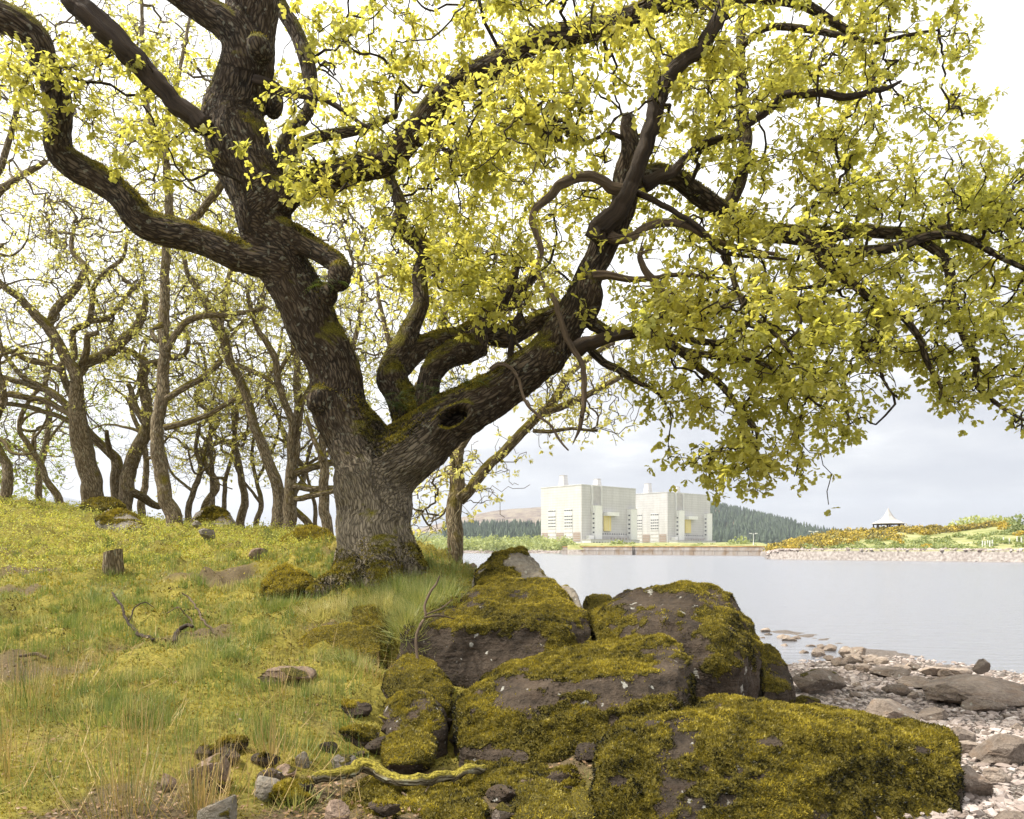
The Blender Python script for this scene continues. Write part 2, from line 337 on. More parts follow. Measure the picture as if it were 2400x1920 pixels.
shin = mixc(nt, ramp(nt, vc.outputs['Distance'], [(0.0, 1.0), (.16, 0.0)]), ramp(nt, nd(nt, 'ShaderNodeSeparateColor', {0: vo.outputs['Color']}).outputs[0], [(0.0, (.18, .15, .125)), (.6, (.31, .265, .235)), (1.0, (.43, .39, .355))]), (.085, .068, .054))
col = mixc(nt, at.outputs['Fac'], turf, shin)
hh = mth(nt, 'ADD', mth(nt, 'MULTIPLY', nb.outputs[0], .7), mth(nt, 'MULTIPLY', mth(nt, 'MULTIPLY', vc.outputs['Distance'], at.outputs['Fac']), 2.0))
surf(nt, col, .95, hh, .03, 1.0, .15); GROUND = m
tag(mk('ground', np.c_[gx, gy, gz], Q=GQ, mat=GROUND, attrs={'beach': gb, 'bare': bare(gx, gy)}), 'mossy grass bank running down to a shingle beach', kind='structure')
# lake
m, nt = newmat('lake water'); g = nd(nt, 'ShaderNodeNewGeometry')
mp = nd(nt, 'ShaderNodeMapping', {'Vector': g.outputs['Position'], 'Scale': (.35, 1.6, 1)})
w1 = nd(nt, 'ShaderNodeTexNoise', {'Vector': mp, 'Scale': 2.2, 'Detail': 5.0, 'Roughness': .55})
surf(nt, (.165, .17, .19), .22, w1.outputs[0], .08, .7, 1.0); WATER = m
px = np.linspace(-2600, 5200, 60); dd = np.geomspace(6, 900, 50); PX, DD = np.meshgrid(px, dd)
ii = np.arange(PX.size).reshape(PX.shape)
tag(mk('lake_water', np.c_[((PX-CX)/FPX*DD).ravel(), DD.ravel(), np.zeros(PX.size)], Q=np.stack([ii[:-1, :-1], ii[:-1, 1:], ii[1:, 1:], ii[1:, :-1]], 2).reshape(-1, 4), mat=WATER),
    'calm pale grey lake reflecting the cloudy sky', kind='structure')

# ------------------------------------------------------------------ far shore and hills
def shore_d(px): return np.interp(px, [-800, 1000, 1310, 1330, 1600, 1780, 1800, 1900, 2400, 3200], [420, 372, 352, 292, 268, 255, 172, 160, 132, 115])
def far_z(px, d):
    """land beyond the lake as height over (bearing, distance)"""
    shore = np.interp(px, [-800, 1000, 1310, 1330, 1600, 1780, 1800, 1900, 2400, 3200], [420, 372, 352, 292, 268, 255, 172, 160, 132, 115])
    t = d-shore
    left = np.where(t < 0, t*.3, np.minimum(t*.35, 1.1)+np.clip(t-6, 0, 260)*.020)
    crest = np.interp(px, [1640, 1760, 1830, 1900, 1960, 2100, 2250, 2330, 2400, 2700, 3200], [1283, 1282, 1279, 1264, 1252, 1243, 1243, 1233, 1233, 1245, 1270])
    zc = (HY-crest)/FPX*205+H
    m_ = np.where(t < 0, t*.3, np.minimum(t*.30, 2.0)+(np.maximum(zc, 2.4)-2.0)*sst(7, 205-shore, t))
    m_ = np.where(d > 215, m_-(d-215)*.02, m_); m_ = np.maximum(m_, np.where(t < 0, -9, 2.0-(d > 400)*0))
    s = sst(1775, 1830, px); z = left*(1-s)+m_*s
    wall = (px > 1318) & (px < 1775)
    return np.where(wall & (d < 300), np.where(t < 0, -2.5, 3.6), z)
px = np.concatenate([np.linspace(-2200, 700, 20), np.linspace(760, 2600, 230), np.linspace(2650, 5200, 20)]); dd = np.concatenate([np.linspace(105, 300, 80), np.linspace(305, 460, 40), np.geomspace(470, 6000, 26)])
PX, TT_ = np.meshgrid(px, np.concatenate([np.linspace(-6, 12, 25), np.linspace(13, 120, 60), np.geomspace(125, 5600, 34)])); DD = TT_+shore_d(PX); z = far_z(PX.ravel(), DD.ravel()); X, Y = ((PX-CX)/FPX*DD).ravel(), DD.ravel()
z = z+np.where(z > 1.5, fbm(np.c_[X*.06, Y*.06, 0*X], 3)*.8, 0)
m, nt = newmat('far bank turf'); g = nd(nt, 'ShaderNodeNewGeometry'); sx = nd(nt, 'ShaderNodeSeparateXYZ', {0: g.outputs['Position']})
na = nd(nt, 'ShaderNodeTexNoise', {'Vector': g.outputs['Position'], 'Scale': .25, 'Detail': 8.0, 'Roughness': .7})
turf = ramp(nt, na.outputs[0], [(.35, (.16, .18, .06)), (.5, (.26, .27, .11)), (.65, (.36, .33, .18))])
hz = mth(nt, 'ADD', sx.outputs[2], mth(nt, 'MULTIPLY', na.outputs[0], .6))
col = mixc(nt, ramp(nt, mth(nt, 'DIVIDE', hz, 6.0), [(.33, 0.0), (.40, 1.0)]), ramp(nt, nd(nt, 'ShaderNodeTexNoise', {'Vector': g.outputs['Position'], 'Scale': 2.0, 'Detail': 6.0}).outputs[0], [(.35, (.18, .155, .14)), (.65, (.34, .31, .285))]), turf)
surf(nt, col, .95, na.outputs[0], .4, .6, .1); FARB = m
ii = np.arange(PX.size).reshape(PX.shape)
tag(mk('far_shore', np.c_[X, Y, z], Q=np.stack([ii[:-1, :-1], ii[:-1, 1:], ii[1:, 1:], ii[1:, :-1]], 2).reshape(-1, 4), mat=FARB), 'low green far shore of the lake', kind='structure')
def hill(name, prof, d0, d1, mat, label, amp=6., n=150):
    xs = np.array([p[0] for p in prof]); px = np.linspace(xs.min(), xs.max(), n); t = np.linspace(0, 1.5, 46); PX, TT = np.meshgrid(px, t)
    top = np.interp(PX, xs, [p[1] for p in prof]); zt = (HY-top)/FPX*d1+H; D = d0+(d1-d0)*TT
    z = np.where(TT <= 1, 4+(zt-4)*sst(0, 1, TT*.9+.05)/sst(0, 1, .95), zt-(TT-1)*(zt-4)*.6)
    X = (PX-CX)/FPX*D; z = z+fbm(np.c_[X.ravel()*.012, D.ravel()*.012, np.zeros(X.size)], 5).reshape(z.shape)*amp*np.sin(np.clip(TT, 0, 1)*3.14)
    ii = np.arange(PX.size).reshape(PX.shape)
    V = np.c_[X.ravel(), D.ravel(), z.ravel()]
    o = mk(name, V, Q=np.stack([ii[:-1, :-1], ii[:-1, 1:], ii[1:, 1:], ii[1:, :-1]], 2).reshape(-1, 4), mat=mat)
    return tag(o, label, kind='structure'), lambda q, tt: (lambda zz, DDD: np.c_[(q-CX)/FPX*DDD, DDD, zz])(4+((HY-np.interp(q, xs, [p[1] for p in prof]))/FPX*d1+H-4)*sst(0, 1, tt*.9+.05)/sst(0, 1, .95), d0+(d1-d0)*tt)
m, nt = newmat('heather moor'); g = nd(nt, 'ShaderNodeNewGeometry')
na = nd(nt, 'ShaderNodeTexNoise', {'Vector': g.outputs['Position'], 'Scale': .03, 'Detail': 9.0, 'Roughness': .75})
surf(nt, ramp(nt, na.outputs[0], [(.36, (.10, .072, .066)), (.47, (.19, .15, .12)), (.58, (.28, .235, .175)), (.72, (.24, .23, .15))]), .95, na.outputs[0], 6, .7, .05); MOOR = m
_, moor_at = hill('moor_hill', [(400, 1285), (850, 1268), (1000, 1235), (1080, 1213), (1150, 1199), (1200, 1193), (1268, 1189), (1350, 1196), (1500, 1230), (1760, 1284)], 1500, 2300, MOOR, 'brown heather moor hill behind the power station', 16)
_, wood_at = hill('forest_hill', [(1440, 1192), (1600, 1185), (1665, 1193), (1720, 1204), (1800, 1222), (1862, 1236), (1960, 1256), (2080, 1276), (2200, 1285)], 820, 1350, plain('cleared hillside', (.22, .165, .10), .95, .25, .02), 'hill under conifer plantation to the side of the power station', 6)
_, low_at = hill('wooded_rise', [(700, 1262), (1000, 1247), (1100, 1243), (1200, 1240), (1300, 1244), (1400, 1262), (1500, 1280)], 700, 980, plain('plantation floor', (.10, .11, .06), .95, .25, .02), 'low rise with conifers below the moor', 4)
hill('distant_hill', [(-400, 1240), (-100, 1205), (60, 1175), (130, 1162), (175, 1170), (300, 1215), (460, 1262), (700, 1284)], 2600, 3600, plain('blue distant hill', (.16, .17, .2), .95, .2, .01), 'blue grey hill far beyond the wood', 10)

# conifers as one far-off wood on each hill
def conifers(name, pts, hgt, label):
    k = 6; V, T = [], []
    for t in range(3):
        z0, z1, r = .08+t*.27, .52+t*.24, .26*(1-t*.27)
        a = np.arange(k)/k*6.283+t*.5
        b = len(V); V += [(r*math.cos(q)*(1 if i % 2 else .72), r*math.sin(q)*(1 if i % 2 else .72), z0) for i, q in enumerate(a)]+[(0, 0, z1)]
        T += [(b+i, b+(i+1) % k, b+k) for i in range(k)]
    V, T = np.array(V), np.array(T); n = len(pts); an = R.random(n)*6.28; h = hgt*R.uniform(.72, 1.2, n); c, s = np.cos(an), np.sin(an)
    M = np.zeros((n, 3, 3)); M[:, 0, 0] = c*h; M[:, 0, 1] = -s*h; M[:, 1, 0] = s*h; M[:, 1, 1] = c*h; M[:, 2, 2] = h
    vv, tt, at = scatter(V, T, M, pts, np.clip(R.normal(.45, .28, n), 0, 1))
    return tag(mk(name, vv, T=tt, mat=CONIF, attrs=at, smooth=False), label, 'forest', kind='stuff')
q = R.uniform(1600, 2120, 2600); t = np.where(R.random(2600) < .42, R.uniform(.88, 1.1, 2600), R.uniform(.08, .72, 2600))
keep = (t < .8) | (q < 1866); q, t = q[keep], t[keep]
conifers('conifer_forest', wood_at(q, t)-[0, 0, 1], 15, 'dark conifer plantation covering the hill beside the power station')
q = R.uniform(1040, 1420, 1100); conifers('conifer_wood', low_at(q, R.uniform(.2, 1.05, 1100))-[0, 0, 1], 13, 'band of conifers between the moor and the pale scrub')

# loose leafy blobs for shrubs, scrub and gorse
def blob(c, rx, rz, n, size, tint=(.5, .2)):
    d = unit(R.normal(size=(n, 3))); d[:, 2] = np.abs(d[:, 2])*1.0; r = R.random(n)**.35
    lump = 1+.25*fbm(d*2.3+c[None]*.37, 2)[:, None]
    p = d*r[:, None]*lump*np.array([rx, rx, rz])+c
    M = frames(unit(R.normal(size=(n, 3))+d*.6), unit(R.normal(size=(n, 3))), size*R.uniform(.6, 1.4, n))
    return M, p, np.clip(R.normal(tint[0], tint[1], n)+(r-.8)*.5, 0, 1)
LV = np.array([(0, -.5, 0), (.42, 0, .08), (0, .6, 0), (-.42, 0, .08)]); LQ = np.array([(0, 1, 2, 3)])
def blobs(name, specs, mat, label, cat, kind=None, group=None):
    Ms, ps, ts = zip(*[blob(*s) for s in specs])
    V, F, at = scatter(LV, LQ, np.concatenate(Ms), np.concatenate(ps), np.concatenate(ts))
    o = np.array(specs[0][0]) if kind is None else np.zeros(3)
    return tag(mk(name, V, Q=F, mat=mat, attrs=at, smooth=False, origin=tuple(o)), label, cat, group, kind)
def farp(px, d): return np.array([(px-CX)/FPX*d, d, float(far_z(np.array([px]), np.array([d]))[0])])
specs = []
for i in range(230):
    px = R.uniform(760, 1340); d = R.uniform(364, 560) if px < 1325 else R.uniform(330, 400)
    specs.append((farp(px, d), R.uniform(3, 6.5), R.uniform(2.5, 5)+.018*(d-364), 110, 1.15, (R.uniform(.3, .8), .2)))
for i in range(60):
    px = R.uniform(1330, 1780); d = R.uniform(298, 360)
    specs.append((farp(px, d), R.uniform(1.2, 2.8), R.uniform(1.0, 2.6), 60, .7, (R.uniform(.3, .8), .2)))
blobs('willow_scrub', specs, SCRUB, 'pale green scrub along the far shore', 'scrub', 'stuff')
for px, d, rx, rz, lab in ((1158, 368, 7, 8, 'rounded green bush standing tallest in the far shore scrub'), (1325, 340, 5, 5, 'bright green bush at the foot of the nearer reactor building, beside its far corner'),
                       (1448, 306, 4, 4.6, 'pale bush on the lake wall in front of the reactor building'), (1480, 304, 4, 3.4, 'dark green bush on the lake wall between the two reactor buildings'),
                       (1735, 300, 6, 5, 'round pale willow by the lamp post past the lake wall'), (1640, 305, 4, 2.6, 'low bush on the lake wall in front of the farther reactor building')):
    blobs('shore_bush', [(farp(px, d), rx, rz, 420, .9, (.45, .22))], SCRUB, lab, 'bush', None, 'bushes along the far shore')
for px, d, lab in ((2392, 175, 'dark bush on the crest at the edge of the frame, past the gazebo'), ):
    blobs('crest_bush', [(farp(px, d)-[0, 0, .3], 3.2, 5.6, 520, .6, (.12, .12))], SCRUB, lab, 'bush')
blobs('crest_shrub', [(farp(2290, 208), 7.5, 3.2, 500, .8, (.9, .1)), (farp(2330, 208), 6, 2.8, 400, .8, (.85, .1))], SCRUB, 'spreading yellow green shrub on the crest above the gorse', 'bush')
# gorse bank
specs = []
for i in range(330):
    px = R.uniform(1800, 2370); lo = np.interp(px, [1800, 1900, 2100, 2200, 2370], [178, 168, 178, 188, 196]); d = R.uniform(lo, 208)
    specs.append((farp(px, d)-[0, 0, .2], R.uniform(1.1, 2.3), R.uniform(1.0, 1.9), 100, .42, (R.choice([.12, .4, .7]), .28)))
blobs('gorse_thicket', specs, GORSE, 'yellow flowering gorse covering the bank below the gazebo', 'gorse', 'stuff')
for j, (px, d, lab) in enumerate(((2172, 158, 'lone yellow gorse bush low on the grass bank below the thicket'), (2105, 172, 'gorse bush at the lower fringe of the thicket under the gazebo'), (2352, 186, 'yellow gorse bush by the dark crest bush'), (2388, 172, 'small yellow gorse bush lowest beside the dark crest bush'))):
    blobs('gorse_bush', [(farp(px, d), 1.4, 1.3, 150, .4, (.75, .25))], GORSE, lab, 'gorse bush', None, 'single gorse bushes')
specs = [(farp(px, d), R.uniform(1, 2.4), R.uniform(.5, 1.2), 70, .45, (.25, .2)) for px, d in zip(R.uniform(1800, 2450, 150), R.uniform(143, 180, 150)) if d > np.interp(px, [1800, 1900, 2400], [176, 166, 140])]
blobs('bank_scrub', specs, SCRUB, 'low green scrub between the gorse and the stones', 'scrub', 'stuff')

# stones of the far shore
def stone_tpl(n_pl, sub, seed, rect=.5):
    rs = np.random.default_rng(seed); bm = bmesh.new(); bmesh.ops.create_icosphere(bm, subdivisions=sub, radius=1)
    V = np.array([v.co[:] for v in bm.verts]); T = np.array([[v.index for v in f.verts] for f in bm.faces]); bm.free()
    N = unit(rs.normal(size=(n_pl, 3))); D = rs.uniform(.5, .95, n_pl)
    dt = V @ N.T; r = np.min(np.where(dt > .05, D/np.maximum(dt, .05), 9), axis=1); r = np.minimum(r, 1.15)
    return V*r[:, None], T
def stones_stuff(name, pts, size, mat, label, seed, kinds=5, lump=False, **kw):
    VV, TT, at, n0 = [], [], [], 0; idx = R.integers(0, kinds, len(pts))
    for k in range(kinds):
        V, T = stone_tpl(9, 1, seed+k); p = pts[idx == k]; n = len(p)
        if not n: continue
        M = frames(unit(R.normal(size=(n, 3))*[1, 1, .25]), np.array([0, 0, 1])+R.normal(size=(n, 3))*.25, np.ones(n))*(size[idx == k][:, None, None]*np.stack([R.uniform(.7, 1.3, n), R.uniform(.8, 1.5, n), R.uniform(.4, .8, n)], 1)[:, None, :])
        v, t, a = scatter(V, T, M, p, np.clip(R.normal(.5, .25, n), 0, 1)); VV.append(v); TT.append(t+n0); at.append(a['tint']); n0 += len(v)
    return mk(name, np.concatenate(VV), T=np.concatenate(TT), mat=mat, attrs={'tint': np.concatenate(at)}, smooth=False, **kw)
m, nt = newmat('pebble'); at = nd(nt, 'ShaderNodeAttribute', attribute_name='tint'); g = nd(nt, 'ShaderNodeNewGeometry')
n = nd(nt, 'ShaderNodeTexNoise', {'Vector': g.outputs['Position'], 'Scale': 30.0, 'Detail': 4.0})
surf(nt, mixc(nt, ramp(nt, n.outputs[0], [(.35, 0.0), (.7, .5)]), ramp(nt, at.outputs['Fac'], [(0.0, (.17, .135, .115)), (.5, (.36, .305, .275)), (1.0, (.54, .49, .455))]), (.22, .165, .135)), .85, n.outputs[0], .006); PEB = m
pts, sz = [], []
for i in range(2600):
    px = R.uniform(1790, 2560); sh = np.interp(px, [1800, 1900, 2400, 3200], [172, 160, 132, 115]); d = sh+R.uniform(-.5, 8)
    q = farp(px, d); pts.append(q); sz.append(R.uniform(.22, .6))
for i in range(500):
    px = R.uniform(1080, 1325); d = np.interp(px, [1000, 1310], [372, 352])+R.uniform(-.5, 5); pts.append(farp(px, d)); sz.append(R.uniform(.25, .6))
tag(stones_stuff('shore_rubble', np.array(pts), np.array(sz), PEB, '', 40), 'pale broken stones lining the far shore', 'stones', kind='stuff')

# lake wall
m, nt = newmat('stained concrete'); tc = nd(nt, 'ShaderNodeTexCoord')
na = nd(nt, 'ShaderNodeTexNoise', {'Vector': nd(nt, 'ShaderNodeMapping', {'Vector': tc.outputs['Object'], 'Scale': (1.2, 1.2, .12)}), 'Scale': 1.0, 'Detail': 6.0, 'Roughness': .7})
nb = nd(nt, 'ShaderNodeTexNoise', {'Vector': tc.outputs['Object'], 'Scale': .35, 'Detail': 5.0})
surf(nt, mixc(nt, ramp(nt, nb.outputs[0], [(.45, 0.0), (.65, .7)]), ramp(nt, na.outputs[0], [(.30, (.27, .22, .18)), (.55, (.39, .35, .315)), (.75, (.46, .43, .40))]), (.25, .17, .10)), .92, na.outputs[0], .05); CONC = m; RUST = plain('rusty moss', (.36, .20, .08), .95, .3, .8); DARK = plain('dark metal', (.04, .035, .03), .6)
wA, wB = np.array([(1318-CX)/FPX*294, 294.]), np.array([(1838-CX)/FPX*243, 243.]); wl = np.linalg.norm(wB-wA); wu = (wB-wA)/wl
wall = thing('lake_wall', (wA[0], wA[1], 0), 'low stained concrete lake wall with rusty mossy coping in front of the power station', 'wall'); wall.rotation_euler[2] = math.atan2(wu[1], wu[0])
npan = 22
for i in range(npan):
    a, b = wl*i/npan, wl*(i+1)/npan
    v, q = cat_([box(a+.06, b-.06, 0, .7, -.6, 1.55), box(a+.06, b-.06, .25, .75, 1.55, 2.75)]); put('panel', mesh('panel', v, Q=q, smooth=False), CONC, wall)
v, q = box(0, wl, .1, .9, -.6, 2.7); v[:, 1] += .12; put('core', mesh('core', v, Q=q, smooth=False), CONC, wall)
v, q = box(-.1, wl+.1, .1, 1.0, 2.76, 3.1); put('coping', mesh('coping', v, Q=q, smooth=False), RUST, wall)
v, q = box(0, wl, -.12, .24, 1.56, 1.72); put('ledge', mesh('ledge', v, Q=q, smooth=False), CONC, wall)
lx = wl*.36; v, q = cat_([box(lx, lx+.18, -.35, -.17, -.3, 3.0), box(lx+.6, lx+.78, -.35, -.17, -.3, 3.0)]+[box(lx+.18, lx+.6, -.3, -.22, z, z+.07) for z in np.arange(0, 2.9, .4)]); put('ladder', mesh('ladder', v, Q=q, smooth=False), DARK, wall)
# lamp posts
WHITE = plain('white paint', (.72, .72, .70), .6, .05)
for px, d, top, lab in ((1766, 262, 1249, 'tall white lamp post with twin heads past the end of the lake wall'), (1907, 226, 1244, 'white lamp post rising behind the gorse bank')):
    b = farp(px, d); h = (HY-top)/FPX*d+H-b[2]; L = thing('lamp_post', b, lab, 'lamp post', 'lamp posts by the power station')
    a = np.arange(8)/8*6.283; V = np.concatenate([np.c_[np.cos(a)*.16, np.sin(a)*.16, 0*a-.3], np.c_[np.cos(a)*.09, np.sin(a)*.09, 0*a+h-.3]]); Q = [(i, (i+1) % 8, 8+(i+1) % 8, 8+i) for i in range(8)]
    put('pole', mesh('pole', V, Q=Q), WHITE, L)
    v, q = box(-1.0, 1.0, -.06, .06, h-.42, h-.30); put('arm', mesh('arm', v, Q=q, smooth=False), WHITE, L)
    for s in (-1, 1):
        v, q = box(s*1.0-.35, s*1.0+.35, -.22, .22, h-.30, h-.06); put('lamp_head', mesh('lamp_head', v, Q=q, smooth=False), WHITE, L)
# tree guards on the grass bank
for i, (px, d) in enumerate(zip((2303, 2309, 2315, 2320, 2326, 2352, 2366, 2384, 2394), (158, 157, 158, 157, 158, 162, 160, 162, 160))):
    b = farp(px, d)+[0, 0, -.1]; v, q = box(-.09, .09, -.09, .09, 0, 1.3); v[4:, :2] *= .9
    o = put('tree_guard', mesh('tree_guard', v, Q=q, smooth=False), WHITE, None, tuple(b)); tag(o, 'small white sapling guard in a row on the grass bank', 'tree guard', 'white sapling guards on the bank')
# gazebo
gb_ = farp(2082, 200); gb_[2] = H+(HY-1240)/FPX*200-.6; gzb = thing('gazebo', gb_, 'open octagonal gazebo with steep two tier spire roof on the gorse bank', 'gazebo')
ROOFM = plain('silver shingle roof', (.40, .385, .37), .8, .1, 2.); TIMB = plain('dark timber', (.07, .05, .04), .8)
def eave(rs, zs, nm):
    a = np.arange(8)/8*6.283+.39
    for i in range(8):
        j = (i+1) % 8; V = []
        for r, z in zip(rs, zs): V += [(r*math.cos(a[i]), r*math.sin(a[i]), z), (r*math.cos(a[j]), r*math.sin(a[j]), z)]
        V += [(x*.97, y*.97, z-.12) for x, y, z in V]; n = len(rs)*2
        Q = [(2*k, 2*k+1, 2*k+3, 2*k+2) for k in range(len(rs)-1)]; Q = Q+[(n+b, n+a_, n+d_, n+c) for a_, b, c, d_ in Q]+[(0, n, n+1, 1)]
        put(nm, mesh(nm, V, Q=Q, smooth=False), ROOFM, gzb)
eave([4.05, 2.0], [2.0, 3.05], 'roof_panel'); eave([1.95, 1.2, .5, .04], [3.1, 3.9, 5.1, 6.1], 'spire_panel')
for i in range(8):
    a = i/8*6.283+.39; x, y = 3.5*math.cos(a), 3.5*math.sin(a); v, q = box(x-.13, x+.13, y-.13, y+.13, -.8, 2.0); put('post', mesh('post', v, Q=q, smooth=False), TIMB, gzb)
a = np.arange(8)/8*6.283+.39
V = np.concatenate([np.c_[3.65*np.cos(a), 3.65*np.sin(a), 0*a+1.72], np.c_[3.65*np.cos(a), 3.65*np.sin(a), 0*a+1.98], np.c_[3.35*np.cos(a), 3.35*np.sin(a), 0*a+1.72], np.c_[3.35*np.cos(a), 3.35*np.sin(a), 0*a+1.98]])
put('ring_beam', mesh('ring_beam', V, Q=[(i, (i+1) % 8, 8+(i+1) % 8, 8+i) for i in range(8)]+[(16+(i+1) % 8, 16+i, 24+i, 24+(i+1) % 8) for i in range(8)], smooth=False), TIMB, gzb)

# ------------------------------------------------------------------ the two reactor buildings
m, nt = newmat('banded concrete'); tc = nd(nt, 'ShaderNodeTexCoord'); sx = nd(nt, 'ShaderNodeSeparateXYZ', {0: tc.outputs['Object']})
na = nd(nt, 'ShaderNodeTexNoise', {'Vector': tc.outputs['Object'], 'Scale': .12, 'Detail': 6.0})
nb = nd(nt, 'ShaderNodeTexNoise', {'Vector': nd(nt, 'ShaderNodeMapping', {'Vector': tc.outputs['Object'], 'Scale': (.6, .6, .03)}), 'Scale': 1.0, 'Detail': 5.0})
fz = mth(nt, 'FRACT', mth(nt, 'DIVIDE', sx.outputs[2], 2.3))
lines = mth(nt, 'LESS_THAN', fz, .14)
c = ramp(nt, mth(nt, 'ADD', mth(nt, 'MULTIPLY', na.outputs[0], .5), mth(nt, 'MULTIPLY', nb.outputs[0], .5)), [(.35, (.46, .45, .445)), (.65, (.57, .56, .555))])
surf(nt, mixc(nt, mth(nt, 'MULTIPLY', lines, .4), c, (.30, .28, .27)), .9, mth(nt, 'SUBTRACT', 1.0, lines), .1, .5); BCONC = m
BPALE = plain('pale concrete', (.56, .555, .55), .85, .06, .2); YEL = plain('yellow cladding', (.68, .56, .20), .7, .05); GLZ = plain('dark glazing', (.06, .065, .075), .25); LOUV = plain('brown louvre', (.33, .24, .19), .7, .1); BGREY = plain('grey panel', (.42, .40, .39), .8, .08, .3)
A42 = math.radians(42)
def reactor(corner, label, Lr, Lf, h, near):
    """local x along the shaded long face, y along the sunlit face, origin at the near corner"""
    b = thing('reactor_building', corner, label, 'building', 'reactor buildings'); b.rotation_euler[2] = A42
    def pt(n, mt, *bx, parent=b, taper=None):
        v, q = cat_([box(*t) for t in bx]) if isinstance(bx[0], tuple) else box(*bx)
        if taper:
            top = v[:, 2] > v[:, 2].mean(); c = v[:, :2].mean(0); v[top, :2] = c+(v[top, :2]-c)*taper
        return put(n, mesh(n, v, Q=q, smooth=False), mt, parent)
    pt('wall', BCONC, (0, Lr, 0, Lf, -4, h)); pt('parapet', BPALE, (-.3, Lr+.3, -.3, Lf+.3, h, h+.6))
    for x, y, hh, w in ((Lr*.16, Lf*.66, 10, 3.4), (Lr*.60, Lf*.42, 8, 3.0), ): 
        c = pt('chimney', BCONC, x-w, x+w, y-w, y+w, h+.6, h+.6+hh, taper=.72); pt('chimney_cap', BGREY, x-w*.78, x+w*.78, y-w*.78, y+w*.78, h+.6+hh, h+1.2+hh, parent=c)
    # sunlit face at x = 0 : window strips, white bands, louvre panels
    for y0, y1 in ((.21*Lf, .41*Lf), (.62*Lf, .81*Lf)):
        s = pt('window_strip', BPALE, -.25, 0, y0, y1, -2, h*.62)
        for z in (h*.575, h*.475, h*.42, h*.365, h*.31):
            for k in range(4):
                w = (y1-y0)/4; pt('window', GLZ, -.32, -.2, y0+w*k+.25, y0+w*k+w-.35, z, z+1.0, parent=s)
        for z in np.arange(0, h*.27, 3.4): pt('band', BGREY, -.34, -.2, y0+.1, y1-.1, z, z+1.2, parent=s)
    for y0, y1 in ((.02*Lf, .20*Lf), (.42*Lf, .61*Lf), (.82*Lf, .985*Lf)):
        s = pt('louvre_panel', BGREY, -.2, 0, y0, y1, 3, h*.165+2)
        for z in np.arange(3.4, h*.165+1.6, 1.6): pt('louvre', LOUV, -.36, -.19, y0+.4, y1-.4, z, z+1.0, parent=s)
    # shaded long face at y = 0 : taper fins, stair towers, crane box, yellow door
    for x in (.17*Lr, .335*Lr): pt('fin', BPALE, x-.9, x+.9, -1.5, 0, h*.55, h+.3)
    pt('recess_panel', BGREY, .18*Lr, .325*Lr, -.4, 0, h*.6, h*.98)
    for x0, x1, zt, pr in ((.175*Lr, .295*Lr, h*.66, 4.5), (.835*Lr, .955*Lr, h*.63, 4.5)):
        s = pt('stair_tower', WHITE, x0, x1, -pr, 0, -3, zt); pt('tower_cap', BPALE, x0-.15, x1+.15, -pr-.15, 0, zt, zt+.5, parent=s)
        for z in np.arange(h*.2, h*.58, 4.0): pt('window', GLZ, x0-.12, x0+.05, -pr*.75, -pr*.3, z, z+1.3, parent=s)
    pt('crane_box', WHITE, .385*Lr, .60*Lr, -5, 0, h*.50, h*.565)
    d = pt('yellow_door', YEL, .385*Lr, .51*Lr, -1.2, 0, h*.24, h*.50)
    for k in range(1, 4): pt('seam', WHITE, .385*Lr+k*.031*Lr-.08, .385*Lr+k*.031*Lr+.08, -1.26, -1.15, h*.24, h*.50, parent=d)
    for k in range(12): pt('window', GLZ, Lr*(.33+k*.043), Lr*(.33+k*.043)+1.1, -.12, .05, h*.18, h*.18+1.2)
    s = pt('lower_gallery', BGREY, .31*Lr, .83*Lr, -2.2, 0, -3, h*.15)
    for k in range(13): pt('pier', LOUV if k % 2 else BPALE, Lr*(.46+k*.028), Lr*(.46+k*.028)+.8, -2.5, -2.1, h*.04, h*.125, parent=s)
    a = pt('annex', BPALE, -6, .80*Lr, -16, -6, -5, 4.2)
    for k in range(16): pt('window', GLZ, -3+k*3.6, -3+k*3.6+2.0, -16.15, -15.9, .2, 2.6, parent=a)
    pt('annex_roof', BGREY, -6.4, .8*Lr+.4, -16.4, -5.6, 4.2, 4.7, parent=a)
    pt('link_block', WHITE, .08*Lr, .16*Lr, -4, 0, -3, h*.16)
zb = 5.2
d1 = 660; c1 = np.array([(1363-CX)/FPX*d1, d1, zb]); reactor(c1, 'nearer pale concrete reactor building with white stair towers and a yellow door', 73.2, 50., H+148.4/FPX*d1-zb, True)
d2 = 747; c2 = np.array([(1564.6-CX)/FPX*d2, d2, zb]); reactor(c2, 'farther pale concrete reactor building partly hidden behind its twin', 72.9, 50., H+131/FPX*d2-zb, False)
# ------------------------------------------------------------------ branching wood
def spline(pts, rad, step):
    """Catmull-Rom through pts, resampled"""
    p = np.asarray(pts, float); r = np.asarray(rad, float); p = np.concatenate([[2*p[0]-p[1]], p, [2*p[-1]-p[-2]]]); r = np.r_[r[0], r, r[-1]]
    op, orr = [], []
    for i in range(1, len(p)-2):
        n = max(1, int(np.linalg.norm(p[i+1]-p[i])/step)); t = (np.arange(n)/n)[:, None]
        a, b, c, d = p[i-1], p[i], p[i+1], p[i+2]
        op.append(.5*((2*b)+(c-a)*t+(2*a-5*b+4*c-d)*t**2+(3*b-a-3*c+d)*t**3)); orr.append(r[i]+(r[i+1]-r[i])*t[:, 0])
    op.append(p[-2][None]); orr.append([r[-2]])
    return np.concatenate(op), np.concatenate(orr)
def limb_pts(spec, d0, d1, bulge=0.):
    s = np.array(spec, float); L = np.r_[0, np.cumsum(np.hypot(*np.diff(s[:, :2], axis=0).T))]; t = L/L[-1]
    d = d0+(d1-d0)*t+bulge*np.sin(t*3.1416)
    return np.stack([P(x, y, q) for (x, y, w), q in zip(s, d)]), s[:, 2]/FPX*d
